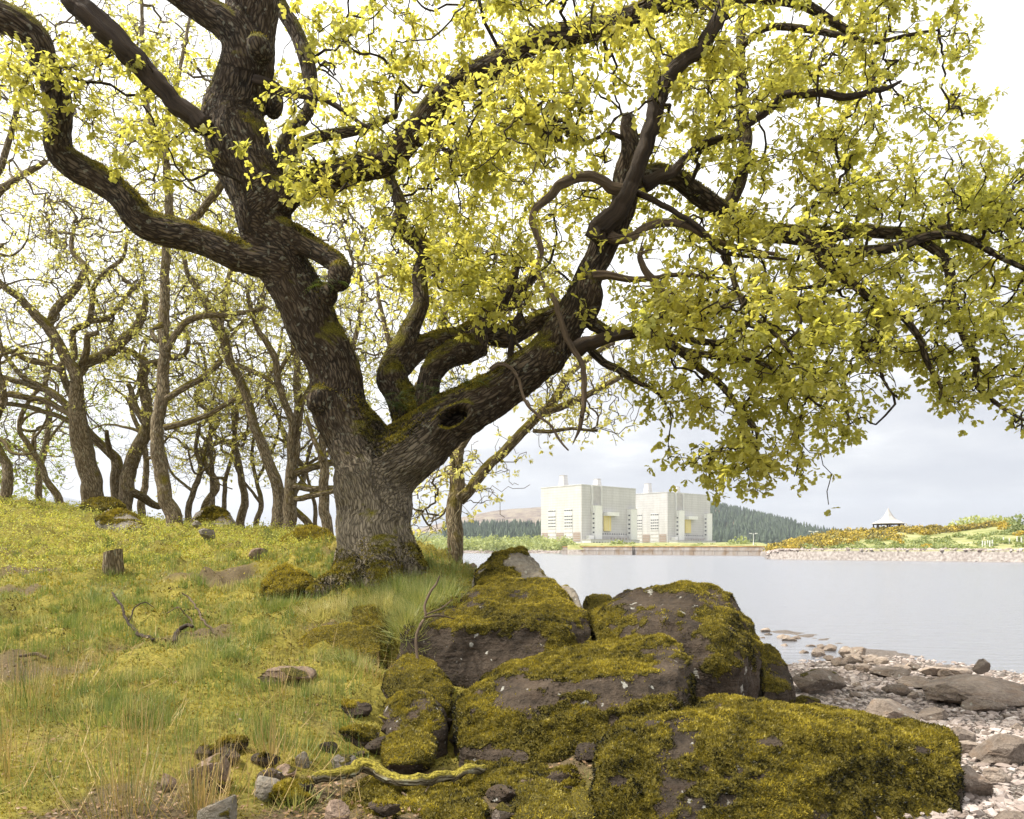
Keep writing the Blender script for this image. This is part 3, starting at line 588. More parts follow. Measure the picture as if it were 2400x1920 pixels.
def ringframe(d):
    ref = np.array([.31, .52, .79]); e1 = unit(np.cross(d, ref)); return e1, np.cross(d, e1)
def tube(p, r, sides=10, cap=True, wob=0., seed=0):
    d = unit(np.gradient(p, axis=0)); e1, e2 = ringframe(d); a = np.arange(sides)/sides*6.28318
    c, s = np.cos(a), np.sin(a); rr = np.repeat(r[:, None], sides, 1); u = np.r_[0, np.cumsum(np.linalg.norm(np.diff(p, axis=0), axis=1))]
    if wob:
        q = np.stack([np.broadcast_to(c*2.2, rr.shape)+seed, np.broadcast_to(s*2.2, rr.shape), np.broadcast_to((u*1.6)[:, None], rr.shape)], 2).reshape(-1, 3)
        rr = rr*(1+wob*fbm(q, 3).reshape(rr.shape))
    V = p[:, None]+rr[..., None]*(e1[:, None]*c[None, :, None]+e2[:, None]*s[None, :, None])
    n = len(p); i = np.arange(n-1)[:, None]*sides; j = np.arange(sides)[None]; k = (j+1) % sides
    Q = np.stack([i+j, i+k, i+sides+k, i+sides+j], 2).reshape(-1, 4)
    b = np.stack([rr*c, rr*s, np.broadcast_to(u[:, None], rr.shape)], 2).reshape(-1, 3); V = V.reshape(-1, 3); T = np.zeros((0, 3), int)
    if cap:
        m = len(V); V = np.concatenate([V, p[:1]-d[:1]*r[0]*.3, p[-1:]+d[-1:]*r[-1]*.5]); b = np.concatenate([b, [[0, 0, 0]], [[0, 0, u[-1]]]])
        T = np.array([(m, (q+1) % sides, q) for q in range(sides)]+[(m+1, m-sides+q, m-sides+(q+1) % sides) for q in range(sides)])
    return V, Q, T, b
def grow(seed, targets, bf=.3, path0=None):
    """join targets to the seed nodes by a balanced spanning tree -> positions, parents"""
    n, m = len(targets), len(seed); best = np.full(n, 1e9); bp = np.zeros(n, int); path0 = np.zeros(m) if path0 is None else path0
    for i in range(0, n, 500):
        D = np.sqrt(((targets[i:i+500, None]-seed[None])**2).sum(2))+bf*path0[None]; j = D.argmin(1); best[i:i+500] = D[np.arange(len(j)), j]; bp[i:i+500] = j
    path = np.zeros(n); order = np.full(n, -1); done = np.zeros(n, bool); pos = []; par = []; idx = np.full(n, -1)
    cost = best.copy()
    for s in range(n):
        i = int(cost.argmin()); done[i] = True; p = bp[i]; par.append(p); pos.append(targets[i]); me = m+s; idx[i] = me
        pp = path0[p] if p < m else path[p-m]; ppos = seed[p] if p < m else pos[p-m]
        path[s] = pp+np.linalg.norm(targets[i]-ppos)
        c = np.sqrt(((targets-targets[i])**2).sum(1))+bf*path[s]; up = (c < best) & ~done; best[up] = c[up]; bp[up] = me; cost[up] = c[up]; cost[i] = 1e18
    return np.array(pos), np.array(par)
def twig_mesh(seedp, seedr, pos, par, rtip, power=.46, sides=5, sub=2, jit=.10, rmax=9.):
    """tapered tubes along every edge grown by grow(); returns V,Q,bco,radius per node"""
    m, n = len(seedp), len(pos); w = np.zeros(n)
    for i in range(n-1, -1, -1):
        w[i] = max(w[i], 1.0)
        if par[i] >= m: w[par[i]-m] += w[i]
    r = np.minimum(rtip*w**power, rmax); allp = np.concatenate([seedp, pos]); allr = np.concatenate([seedr, r])
    for i in range(n):
        if par[i] < m: r[i] = min(r[i], seedr[par[i]]*.85)
        else: r[i] = min(r[i], r[par[i]-m])
    allr = np.concatenate([seedr, r]); main = np.full(m+n, -1)
    for i in range(n):
        p = par[i]
        if p >= m and (main[p] < 0 or w[main[p]-m] < w[i]): main[p] = m+i
    ps = allp[par]; pd = unit(pos-ps)
    # tangent at nodes for smooth curves
    tan = np.zeros((m+n, 3)); tan[m:] = pd; hasm = main >= 0; tan[hasm] = unit(tan[hasm]+unit(allp[main[hasm]]-allp[hasm]))
    L = np.linalg.norm(pos-ps, axis=1); ismain = main[par] == np.arange(m, m+n)
    t0 = np.where(ismain[:, None], tan[par], unit(pd+.25*R.normal(size=(n, 3)))); t1 = tan[m:]
    ra = np.where(ismain, allr[par], np.minimum(allr[par], r*1.25)); K = sub+1
    ts = np.linspace(0, 1, K+1); Pn = []; Rn = []; Dn = []; off = R.normal(size=(K+1, n, 3))*jit*L[None, :, None]; off[0] = 0; off[-1] = 0
    for k, t in enumerate(ts):
        h = (2*t**3-3*t**2+1)*ps+(t**3-2*t**2+t)*t0*L[:, None]+(-2*t**3+3*t**2)*pos+(t**3-t**2)*t1*L[:, None]+off[k]
        Pn.append(h); Rn.append(ra+(r-ra)*t)
    Pn = np.stack(Pn, 1); Rn = np.stack(Rn, 1); Dn = unit(np.gradient(Pn, axis=1)); Dn[:, -1] = t1; Dn[:, 0] = np.where(ismain[:, None], t0, Dn[:, 0])
    e1, e2 = ringframe(Dn); a = np.arange(sides)/sides*6.28318; c, s = np.cos(a), np.sin(a)
    V = Pn[:, :, None]+Rn[:, :, None, None]*(e1[:, :, None]*c[None, None, :, None]+e2[:, :, None]*s[None, None, :, None])
    u = (np.cumsum(np.r_[0, np.ones(K)])/K)[None, :]*L[:, None]+R.random(n)[:, None]*7
    B = np.stack(np.broadcast_arrays(Rn[:, :, None]*c, Rn[:, :, None]*s, u[:, :, None]), 3)
    base = (np.arange(n)*(K+1)*sides)[:, None, None]; i = (np.arange(K)*sides)[None, :, None]; j = np.arange(sides)[None, None]; k = (j+1) % sides
    Q = np.stack([base+i+j, base+i+k, base+i+sides+k, base+i+sides+j], 3).reshape(-1, 4)
    return V.reshape(-1, 3), Q, B.reshape(-1, 3), r, w
def clumps(polys, spread=.38, flat=.6, per=9):
    """targets in clumps: polys = (polygon in picture px, number of clumps, depth range)"""
    out = []
    for poly, n, (d0, d1) in polys:
        q = inside(poly, n); d = R.uniform(d0, d1, n); c = np.stack([P(x, y, k) for (x, y), k in zip(q, d)])
        for cc in c:
            k = R.poisson(per)+2; out.append(cc+R.normal(size=(k, 3))*[spread, spread, spread*flat]*R.uniform(.5, 1.2))
    return np.concatenate(out)
# lobed oak leaf: base, lobes left and right of a folded midrib, tip
_st = [(0, .03), (.34, .21), (.48, .11), (.74, .29)]
OV = np.array([v for y, w in _st for v in ((w, y, .05*w/.3-.10*y*y), (-w, y, .05*w/.3-.10*y*y))]+[(0, 1, -.11)]); OQ = np.array([(2*i, 2*i+2, 2*i+3, 2*i+1) for i in range(3)]); OT = np.array([(6, 8, 7)])
# cheaper leaf for the woodland behind
BV = np.array([(0, 0, 0), (.30, .5, .05), (0, 1.05, -.08), (-.30, .5, .05)]); BQ = np.array([(0, 1, 2, 3)])
def leaves_at(pos, outdir, per, size, spread, tint, droop=.25):
    nw = np.maximum(1 if per > 8 else 0, R.poisson(per/6.0, len(pos))); w = np.repeat(np.arange(len(pos)), nw)     # whorls of leaves round the twig tips
    od = unit(outdir[w]+R.normal(size=(len(w), 3))*.45); wc = pos[w]+od*R.uniform(-.08, .10, len(w))[:, None]+R.normal(size=(len(w), 3))*spread*(R.random(len(w)) < .8)[:, None]
    k = R.integers(3, 8, len(w)); i = np.repeat(np.arange(len(w)), k); m = len(i); e1, e2 = ringframe(od); an = R.random(m)*6.283
    pe = e1[i]*np.cos(an)[:, None]+e2[i]*np.sin(an)[:, None]
    ax = unit(pe*R.uniform(.6, 1.1, m)[:, None]+od[i]*R.uniform(.0, .9, m)[:, None]+R.normal(size=(m, 3))*.2+[0, 0, -droop*1.3]); p = wc[i]+ax*.12*size
    nr = od[i]*.35+R.normal(size=(m, 3))*.30+[0, -.12, .85]; i = w[i]
    return frames(ax, nr, size*R.uniform(.6, 1.25, m)), p, np.clip(tint[i]+R.normal(0, .09, m), 0, 1)

# ------------------------------------------------------------------ the great oak
D0 = 9.3
STEM = [(880, 1385, 125), (880, 1320, 100), (880, 1240, 87), (878, 1160, 88), (868, 1095, 88), (840, 1035, 76), (806, 978, 66), (792, 935, 62), (787, 890, 59), (776, 835, 60), (746, 779, 61), (718, 724, 60), (687, 668, 58), (659, 612, 59), (631, 557, 60), (618, 501, 63),
        (601, 445, 66), (579, 390, 69), (556, 334, 72), (546, 278, 70), (558, 223, 64), (573, 167, 61), (581, 111, 59), (587, 56, 58), (592, 0, 58), (600, -80, 56), (620, -220, 44), (660, -420, 22)]
LIMBS = [  # main limbs: trace, depth at start, depth at end, bulge
    (STEM, D0, 8.9, .0),
    ([(885, 1200, 70), (905, 1120, 74), (960, 1058, 73), (1037, 996, 62), (1115, 948, 55), (1190, 905, 47), (1245, 866, 45), (1293, 822, 45), (1327, 770, 42), (1356, 714, 36), (1379, 662, 34), (1408, 594, 33), (1440, 525, 31), (1462, 464, 32), (1470, 408, 30), (1479, 352, 23), (1470, 300, 19), (1470, 272, 15)], D0, 8.6, -.1),
    ([(640, 480, 40), (680, 440, 37), (742, 420, 34), (800, 408, 35), (856, 390, 32), (911, 371, 30), (956, 326, 30), (1000, 275, 30), (1052, 219, 28), (1097, 186, 28), (1152, 160, 28), (1208, 119, 26), (1264, 93, 25), (1319, 82, 25), (1394, 63, 24), (1468, 48, 24), (1523, 22, 22), (1598, 2, 18), (1730, -8, 15), (1860, 4, 13), (1908, 22, 11), (1945, 48, 10), (2000, 82, 8), (2015, 111, 7), (2045, 156, 6), (2093, 189, 4)], 9.0, 9.6, -.5),
    ([(640, 622, 34), (560, 600, 36), (480, 568, 34), (390, 549, 35), (334, 519, 34), (297, 475, 33), (241, 430, 32), (186, 397, 31), (145, 356, 32), (137, 315, 32), (137, 260, 31), (130, 208, 30), (111, 160, 28), (85, 96, 31), (37, 56, 31), (-20, 30, 31), (-120, -10, 26)], 9.0, 8.2, .3),
    ([(570, 130, 38), (545, 75, 36), (500, 40, 32), (430, -5, 28), (380, -40, 26), (300, -110, 18)], 8.9, 8.7, 0),
    ([(660, 420, 18), (663, 385, 17), (660, 345, 15), (680, 310, 13), (715, 270, 14), (728, 235, 15), (723, 167, 17), (705, 104, 18), (668, 37, 17), (645, -10, 17), (620, -70, 14)], 9.3, 9.9, .1),
    ([(668, 390, 16), (697, 345, 14), (742, 323, 13), (800, 312, 12), (860, 300, 9), (930, 270, 7)], 9.2, 10.2, 0),
    ([(650, 535, 30), (690, 555, 27), (742, 588, 25), (790, 618, 24), (808, 645, 20)], 9.0, 8.7, 0),
    ([(960, 985, 36), (935, 930, 36), (920, 880, 36), (928, 845, 30), (950, 800, 24), (974, 751, 20), (989, 714, 19), (986, 677, 18), (984, 635, 18), (997, 594, 19), (967, 557, 18), (930, 527, 16), (941, 493, 15), (926, 445, 14), (915, 415, 13), (925, 370, 10), (950, 300, 7)], D0, 10.3, .2),
    ([(930, 870, 26), (975, 825, 26), (1030, 800, 24), (1080, 790, 22), (1150, 740, 18), (1200, 700, 14), (1260, 640, 10)], 9.6, 10.8, 0),
    ([(1000, 960, 26), (1003, 907, 27), (1010, 877, 28), (1041, 840, 30), (1089, 818, 32), (1122, 815, 26), (1122, 777, 20), (1145, 740, 19), (1171, 715, 17), (1200, 660, 12), (1215, 600, 8)], D0, 9.5, 0),
    ([(1130, 780, 24), (1190, 788, 25), (1264, 751, 22), (1340, 720, 16)], 9.8, 10.0, .2),
    ([(1465, 430, 26), (1505, 408, 24), (1580, 412, 21), (1660, 470, 22), (1760, 535, 22), (1840, 548, 21), (1885, 558, 20), (1934, 552, 18), (2008, 542, 16), (2082, 547, 14), (2156, 543, 12), (2230, 534, 10), (2300, 525, 8), (2420, 515, 6)], 8.7, 9.2, .5),
    ([(1860, 552, 16), (1950, 585, 14), (2040, 588, 13), (2110, 575, 12), (2180, 552, 11), (2260, 556, 9), (2342, 600, 7), (2420, 640, 5)], 8.9, 8.6, -.2),
    ([(2150, 560, 11), (2190, 585, 11), (2220, 620, 11), (2231, 696, 11), (2245, 751, 10), (2264, 800, 9), (2290, 848, 8), (2288, 896, 7), (2320, 933, 6), (2360, 963, 5), (2410, 990, 4)], 8.7, 8.0, 0),
    ([(1900, 580, 14), (1940, 620, 13), (1993, 659, 11), (2027, 685, 11), (2064, 725, 10), (2112, 740, 9), (2138, 770, 8), (2160, 803, 8), (2171, 844, 7), (2190, 881, 6), (2205, 907, 5), (2201, 937, 4)], 8.9, 7.9, 0),
    ([(2064, 725, 6), (2056, 770, 6), (2060, 818, 5), (2064, 870, 4.5), (2080, 907, 4), (2108, 937, 3)], 8.4, 8.0, 0),
    ([(1385, 760, 15), (1440, 782, 13), (1523, 785, 12), (1600, 825, 11), (1645, 866, 9), (1693, 905, 8), (1740, 970, 7), (1775, 1010, 6), (1770, 1060, 4)], 8.8, 7.6, 0),
    ([(1375, 810, 10), (1416, 851, 9), (1445, 863, 9), (1479, 885, 8), (1505, 900, 7), (1542, 922, 5), (1580, 980, 3)], 8.8, 8.4, 0),
    ([(1600, 822, 8), (1711, 840, 9), (1748, 840, 8), (1797, 855, 7), (1860, 900, 5), (1930, 960, 4)], 8.3, 7.2, 0),
    ([(1560, 788, 8), (1640, 800, 8), (1689, 803, 8), (1722, 785, 8), (1760, 748, 8), (1778, 700, 7), (1850, 680, 6), (1930, 670, 4)], 8.5, 8.0, 0),
    ([(1700, 580, 8), (1715, 640, 7), (1734, 696, 7), (1760, 733, 7), (1800, 770, 6), (1830, 796, 6), (1870, 850, 4)], 8.4, 7.2, 0),
    ([(1700, 500, 16), (1735, 420, 15), (1748, 330, 15), (1740, 270, 14), (1735, 120, 11), (1740, 20, 9), (1745, -60, 7)], 9.6, 10.6, 0),
    ([(1738, 110, 8), (1770, 80, 8), (1810, 62, 8), (1900, 70, 8), (1960, 82, 7), (2050, 100, 6), (2120, 85, 5), (2200, 70, 3)], 10.2, 9.4, 0),
]
ROOTS = [[(850, 1270, 45), (808, 1345, 36), (765, 1375, 26), (720, 1400, 16)], [(905, 1250, 52), (945, 1310, 42), (975, 1335, 30), (1000, 1345, 16)], [(880, 1230, 56), (885, 1300, 58), (890, 1352, 46), (885, 1390, 30)], [(850, 1280, 45), (830, 1345, 42), (818, 1372, 28), (800, 1400, 14)]]
segs = []; allpt = []; VV, QQ, TT, n0 = [], [], [], 0
seedp, seedr = [], []
for spec, d0, d1, bl in LIMBS+[(ROOTS[0], D0, D0-.7, 0), (ROOTS[1], D0, D0-.3, 0), (ROOTS[2], D0, D0-.75, 0), (ROOTS[3], D0, D0-.75, 0)]:
    p, r = limb_pts(spec, d0, d1, bl); p, r = spline(p, r, .07)
    if len(p) > 30: p = p+np.stack([fbm(p*1.7+k*9, 2) for k in range(3)], 1)*np.minimum(r[:, None]*.35, .05)
    segs.append((p, r)); big = r > .035; k = int(big.sum()) if not big.all() else len(p)
    V, Q, T, b = tube(p, np.maximum(r, .016), 16, True, .16, len(segs)*3.1); VV.append(V); QQ.append(Q+n0); TT.append(T+n0); n0 += len(V)
    if len(segs) <= len(LIMBS): seedp.append(p[::2]); seedr.append(r[::2])
# burls and the swollen lip round the hollow
bm = bmesh.new(); bmesh.ops.create_icosphere(bm, subdivisions=3, radius=1); IV = np.array([v.co[:] for v in bm.verts]); IT = np.array([[v.index for v in f.verts] for f in bm.faces]); bm.free()
for px, py, d, s in ((757, 938, 9.0, (.19, .2, .19)), (610, 118, 8.6, (.14, .18, .15)), (795, 648, 8.65, (.13, .13, .17)), (770, 690, 8.75, (.10, .12, .13)), (1090, 822, 9.3, (.17, .17, .15)), (920, 890, 9.5, (.2, .2, .22)), (1380, 690, 8.7, (.16, .16, .3)), (1290, 840, 8.75, (.2, .18, .2)), (640, 240, 9.2, (.12, .12, .2))):
    VV.append(IV*s+P(px, py, d)); TT.append(IT+n0); n0 += len(IV)
V, T, Q = voxel(np.concatenate(VV), np.concatenate(QQ), np.concatenate(TT), .0235, 2, .5)
# bark coordinates from the nearest point of the limb axes, then ridged relief
sg = segs[:len(LIMBS)]; cp = np.concatenate([s[0] for s in sg]); cr = np.concatenate([s[1] for s in sg]); cd = np.concatenate([unit(np.gradient(s[0], axis=0)) for s in sg]); cu = np.concatenate([np.r_[0, np.cumsum(np.linalg.norm(np.diff(s[0], axis=0), axis=1))]+i*3.7 for i, s in enumerate(sg)])
kd = kdtree.KDTree(len(cp))
for i, p in enumerate(cp): kd.insert(p, i)
kd.balance(); near = np.array([kd.find(v)[1] for v in V])
e1, e2 = ringframe(cd); rel = V-cp[near]
bco = np.stack([(rel*e1[near]).sum(1), (rel*e2[near]).sum(1), cu[near]+(rel*cd[near]).sum(1)], 1)
nrm = vnormals(V, T); wgt = sst(.04, .22, cr[near])
q = bco*[1, 1, .30]
ridge = 1-np.abs(fbm(q*14, 3))*2.2; ridge2 = 1-np.abs(perlin(q*26+7))*2
V = V+nrm*((ridge*.016+ridge2*.007-.012)*wgt+fbm(V*2.1, 3)*.045*wgt+.004*(1-wgt))[:, None]
# the hollow in the big limb: push the bark in
hc = P(1066, 985, 8.95); ax = unit(P(1095, 970, 8.9)-P(1037, 1000, 8.9)); dv = V-hc; al = dv @ ax; pe = dv-al[:, None]*ax; pe = np.linalg.norm(pe[:, [0, 2]], axis=1)
e = np.sqrt((al/.185)**2+(pe/.095)**2); front = V[:, 1] < hc[1]+.12
V[:, 1] += np.where(front, .30*(1-sst(.72, 1.05, e))-.05*np.exp(-((e-1.25)/.22)**2), 0)
OAK = thing('oak_tree', P(880, 1345, D0), 'great old oak forking above the mossy boulders, limbs over the lake', 'tree')
ob = np.array(OAK.location)
tr = mk('trunk', V, T=None if Q is not None else T, Q=Q, mat=BARK, parent=OAK, origin=ob, attrs={'bco': bco, 'pale': sst(2.0, .5, V[:, 2]-ob[2]+.5*fbm(V*2, 3))})
# dead wood: bare grey branches, each its own part
DEADS = [
    ([(1400, 560, 26), (1408, 527, 24), (1445, 490, 21), (1479, 438, 19), (1505, 371, 19), (1520, 315, 18), (1531, 278, 17), (1538, 230, 17), (1564, 185, 17), (1594, 156, 16), (1630, 130, 16), (1659, 85, 16), (1685, 41, 15), (1700, 0, 14), (1712, -50, 12)], 8.45, 8.0, DEAD, 'long curved dark dead branch'),
    ([(1515, 430, 20), (1560, 410, 14), (1600, 382, 12), (1630, 349, 11), (1674, 330, 11), (1711, 323, 11), (1748, 297, 11), (1786, 267, 10), (1837, 226, 10), (1878, 223, 10), (1926, 219, 10), (1971, 226, 10), (2008, 223, 9), (2064, 211, 8), (2112, 189, 3)], 8.6, 8.2, DEAD, 'long bare dark branch reaching out'),
    ([(1345, 822, 22), (1380, 808, 18), (1412, 796, 16), (1468, 781, 15), (1542, 751, 12), (1579, 722, 12), (1610, 710, 9), (1634, 700, 2)], 8.6, 8.1, DEAD, None),
    ([(1570, 735, 12), (1568, 715, 10), (1560, 695, 9), (1542, 670, 9), (1516, 636, 9), (1499, 601, 8), (1512, 571, 3)], 8.2, 8.1, DEADL, None),
    ([(1470, 452, 18), (1440, 440, 16), (1405, 424, 15), (1356, 415, 15), (1327, 427, 14), (1279, 464, 11), (1247, 503, 10), (1253, 538, 9), (1264, 586, 9), (1262, 635, 8), (1268, 660, 7), (1301, 707, 8), (1316, 762, 8), (1338, 812, 8), (1364, 855, 7), (1368, 900, 8), (1368, 955, 7), (1358, 1000, 6), (1342, 1042, 1)], 8.5, 8.25, DEADL, 'twisted hanging dead branch with a torn end'),
    ([(1150, 866, 7), (1170, 855, 6), (1190, 859, 5), (1215, 885, 4.5), (1230, 937, 4.2), (1256, 970, 4), (1290, 996, 3.5), (1312, 1033, 3.2), (1332, 1056, 2)], 8.75, 8.3, DEADL, 'thin pale hanging branch'),
    ([(480, 300, 24), (460, 285, 21), (415, 245, 22), (371, 197, 22), (340, 165, 24), (297, 122, 26), (241, 74, 27), (193, 22, 24), (160, -20, 22)], 8.7, 8.3, DEAD, 'thick split dead branch'),
    ([(600, 190, 13), (640, 203, 11), (686, 219, 9), (740, 230, 8), (775, 240, 8), (815, 268, 6), (860, 300, 5)], 8.8, 8.6, DEAD, None),
    ([(1425, 555, 18), (1455, 560, 13), (1486, 553, 12), (1527, 527, 11), (1572, 519, 10), (1600, 528, 9), (1656, 556, 8), (1722, 579, 7), (1823, 597, 5)], 8.5, 8.2, DEADL, None),
    ([(1475, 440, 9), (1530, 470, 8), (1590, 505, 7), (1650, 545, 7), (1690, 590, 6), (1760, 600, 5), (1850, 610, 3)], 8.5, 8.0, DEAD, None),
    ([(1390, 648, 14), (1435, 645, 9), (1480, 655, 8), (1540, 648, 7), (1620, 645, 6), (1700, 655, 4)], 8.6, 8.3, DEADL, None),
    ([(1180, 960, 9), (1195, 900, 10), (1200, 850, 10), (1198, 800, 9), (1215, 740, 8), (1220, 715, 3)], 8.85, 8.8, DEAD, None),
]
for i, (spec, d0, d1, mt, lab) in enumerate(DEADS):
    p, r = limb_pts(spec, d0, d1); r = r*(.9 if i in (0, 6) else .74); p, r = spline(p, r, .035); p = p+np.stack([fbm(p*4+k*5+i, 4) for k in range(3)], 1)*np.minimum(r[:, None]*1.3, .06)
    V, Q, T, b = tube(p, r, 20, True, .55, i*4.3)
    m_ = len(p)*20; rg_ = (1-2*np.abs(fbm(np.c_[b[:, :2]/np.maximum(np.linalg.norm(b[:, :2], axis=1), 1e-6)[:, None]*2.6, b[:, 2]*.9+i*5], 3)))*.16; ctr = np.concatenate([np.repeat(p, 20, 0), V[m_:]]); V = ctr+(V-ctr)*(1+rg_)[:, None]
    db = tag(mk('dead_branch', V, T=T, Q=Q, mat=mt, parent=OAK, origin=ob, attrs={'bco': b}), lab)
    for s_ in range(5):
        j = int(R.integers(len(p)//4, len(p)-2)); ax = unit(R.normal(size=3)+[0, -.2, .1]); L_ = R.uniform(.06, .34); tt_ = np.linspace(0, 1, 7)[:, None]
        q_ = p[j]+ax*L_*tt_+np.cumsum(R.normal(size=(7, 3)), 0)*L_*.06*tt_; v_, qq_, t3_, b_ = tube(q_, np.linspace(min(r[j]*.5, .016), .003, 7), 6); mk('side_twig', v_, T=t3_, Q=qq_, mat=mt, parent=db, origin=ob, attrs={'bco': b_})
# twigs grow from the living limbs to clumps of leaves
REG = [([(760, -160), (1560, -160), (1640, 20), (1560, 190), (1330, 250), (1180, 420), (930, 340), (800, 300), (690, 160)], 92, (7.4, 12)),
       ([(840, 340), (1200, 250), (1440, 300), (1400, 480), (1260, 620), (1200, 760), (1010, 790), (930, 600)], 66, (8.8, 12.5)),
       ([(1500, -160), (2120, -160), (2270, 100), (2290, 180), (2240, 300), (2140, 370), (1900, 430), (1650, 430), (1540, 330)], 104, (7.6, 11.5)),
       ([(1560, 420), (1900, 430), (2160, 400), (2300, 380), (2520, 390), (2520, 690), (2230, 650), (1920, 650), (1620, 640), (1480, 600)], 84, (7.6, 11)),
       ([(2110, 660), (2520, 660), (2520, 990), (2390, 990), (2270, 960), (2140, 930), (2110, 880), (2060, 800)], 34, (7.2, 9.6)),
       ([(1500, 610), (1700, 650), (2060, 650), (2090, 760), (2080, 860), (2020, 930), (1960, 1010), (1900, 960), (1850, 900), (1760, 860), (1690, 840), (1580, 800), (1490, 760)], 66, (7.0, 10)),
       ([(1700, 920), (1790, 890), (1880, 960), (1860, 1050), (1850, 1100), (1780, 1120), (1710, 1110), (1690, 1080), (1730, 1040)], 15, (7.2, 8.2)),
       ([(1480, 830), (1600, 820), (1670, 900), (1620, 960), (1570, 980), (1540, 940)], 7, (7.8, 9.2)),
       ([(0, 130), (180, 140), (220, 260), (120, 300), (0, 260)], 7, (7.6, 8.6)), ([(240, 120), (420, 160), (440, 480), (330, 500), (250, 300)], 9, (7.8, 10)),
       ([(640, 200), (800, 260), (860, 480), (760, 500), (680, 480)], 8, (7.9, 9.0)), ([(1040, 560), (1250, 560), (1240, 740), (1080, 740)], 12, (7.6, 9)),
       ([(1160, 190), (1400, 230), (1400, 400), (1240, 420)], 10, (6.4, 7.6)), ([(700, -330), (2200, -330), (2400, -60), (600, -60)], 22, (7.5, 12.5))]
targets = clumps(REG, .30, .45, 8)
sp, sr = np.concatenate(seedp), np.concatenate(seedr); ok = (sr < .30) & (sp[:, 2] > ob[2]+1.6); sp, sr = sp[ok], sr[ok]
pos, par = grow(sp, targets, .22)
V, Q, B, tr_, tw = twig_mesh(sp, sr, pos, par, .0048, .48, 4, 2, .085, .09)
tag(mk('twigs', V, Q=Q, mat=BARKD, parent=OAK, origin=ob, attrs={'bco': B}), kind='stuff')
allp = np.concatenate([sp, pos]); out = unit(pos-allp[par]); fine = tw < 6
base_t = np.clip(.55+.45*fbm(pos*1.3, 2)-.15*sst(2.5, 5.5, pos[:, 0])+.05, .05, .95)
M, p, t = leaves_at(pos[fine], out[fine], 20, .088, .055, base_t[fine])
# the 300 leaves that show largest become parts of their own
inview = (np.abs(p[:, 0]/p[:, 1]) < .66) & (p[:, 2] < H+(HY/FPX)*p[:, 1]) & (p[:, 1] > 3)
size = np.linalg.norm(M[:, :, 1], axis=1)/p[:, 1]*np.where(inview, 1, 0)*(np.abs(np.cross(M[:, :, 0], M[:, :, 1])[:, 1])/np.linalg.norm(M[:, :, 1], axis=1)**2*.5+.5)
top = np.argsort(-size)[:300]; rest = np.ones(len(p), bool); rest[top] = False
V, Q, at = scatter(OV, OQ, M[rest], p[rest], t[rest]); _, T, _ = scatter(OV, OT, M[rest], p[rest])
tag(mk('foliage', V, T=T, Q=Q, mat=LEAF, parent=OAK, origin=ob, attrs=at, smooth=False), kind='stuff')
lm = [mesh('leaf', OV, OT, OQ, {'tint': np.full(len(OV), k)}, False) for k in np.linspace(.1, .95, 7)]
for x in lm: x.materials.append(LEAF)
for i in top:
    o = put('leaf', lm[int(t[i]*6.99)], None, OAK)
    A = np.eye(4); A[:3, :3] = M[i]; A[:3, 3] = p[i]-ob; o.matrix_local = Matrix(A.tolist())
print('oak: targets', len(pos), 'leaves', len(p))
# ------------------------------------------------------------------ woodland behind
def wood_tree(label, limbs, crowns, d, leafmat=LEAFB, bark=BARKF, twig=BARKL, leafsize=.08, per=8.0, tint=.5, spread=.42, nper=9, rtip=.0062, bf=.25, name='oak_tree', group='oaks on the rise behind', leafw=8):
    seeds, seedr, parts = [], [], []
    for k, L in enumerate(limbs):
        spec, d0, d1 = (L if isinstance(L, tuple) else (L, d, d+R.uniform(-.8, 1.2)))
        p, r = limb_pts(spec, d0, d1)
        if k == 0:
            gx_, gy_ = p[0][0], p[0][1]; gz_ = float(ground_z(gx_, gy_)[0]); base = np.array([gx_, gy_, gz_])
            p = np.concatenate([[[gx_, gy_, min(gz_, p[0][2])-.35]], p]); r = np.r_[r[0]*1.35, r]
        p, r = spline(p, r, .11)
        p = p+np.stack([fbm(p*1.5+j*7+k, 3) for j in range(3)], 1)*np.minimum(.09, r[:, None]*1.0)*(np.arange(len(p)) > 2)[:, None]
        parts.append(tube(p, r, 7, True, .22, k*2.7+d)); seeds.append(p[::2]); seedr.append(r[::2])
    o = thing(name, base, label, 'tree', group)
    VV, QQ, TT, BB, n = [], [], [], [], 0
    for V, Q, T, b in parts: VV.append(V); QQ.append(Q+n); TT.append(T+n); BB.append(b); n += len(V)
    mk('trunk', np.concatenate(VV), T=np.concatenate(TT), Q=np.concatenate(QQ), mat=bark, parent=o, origin=base, attrs={'bco': np.concatenate(BB)})
    tg = clumps([(a_, int(b_*1.12), c_) for a_, b_, c_ in crowns], spread*1.1, .8, nper); sp, sr = np.concatenate(seeds), np.concatenate(seedr); ok = sp[:, 2] > base[2]+1.0; sp, sr = sp[ok], sr[ok]
    pos, par = grow(sp, tg, bf); V, Q, B, r, w = twig_mesh(sp, sr, pos, par, rtip, .47, 3, 2, .12, .10)
    tag(mk('branches', V, Q=Q, mat=twig, parent=o, origin=base, attrs={'bco': B}), kind='stuff')
    ap = np.concatenate([sp, pos]); out = unit(pos-ap[par]); fine = w < leafw
    M, p, t = leaves_at(pos[fine], out[fine], per, leafsize, .09, np.clip(tint+.3*fbm(pos[fine]*.4, 2), 0, 1))
    V, Q, at = scatter(BV, BQ, M, p, t); tag(mk('crown', V, Q=Q, mat=leafmat, parent=o, origin=base, attrs=at, smooth=False), kind='stuff')
    return o
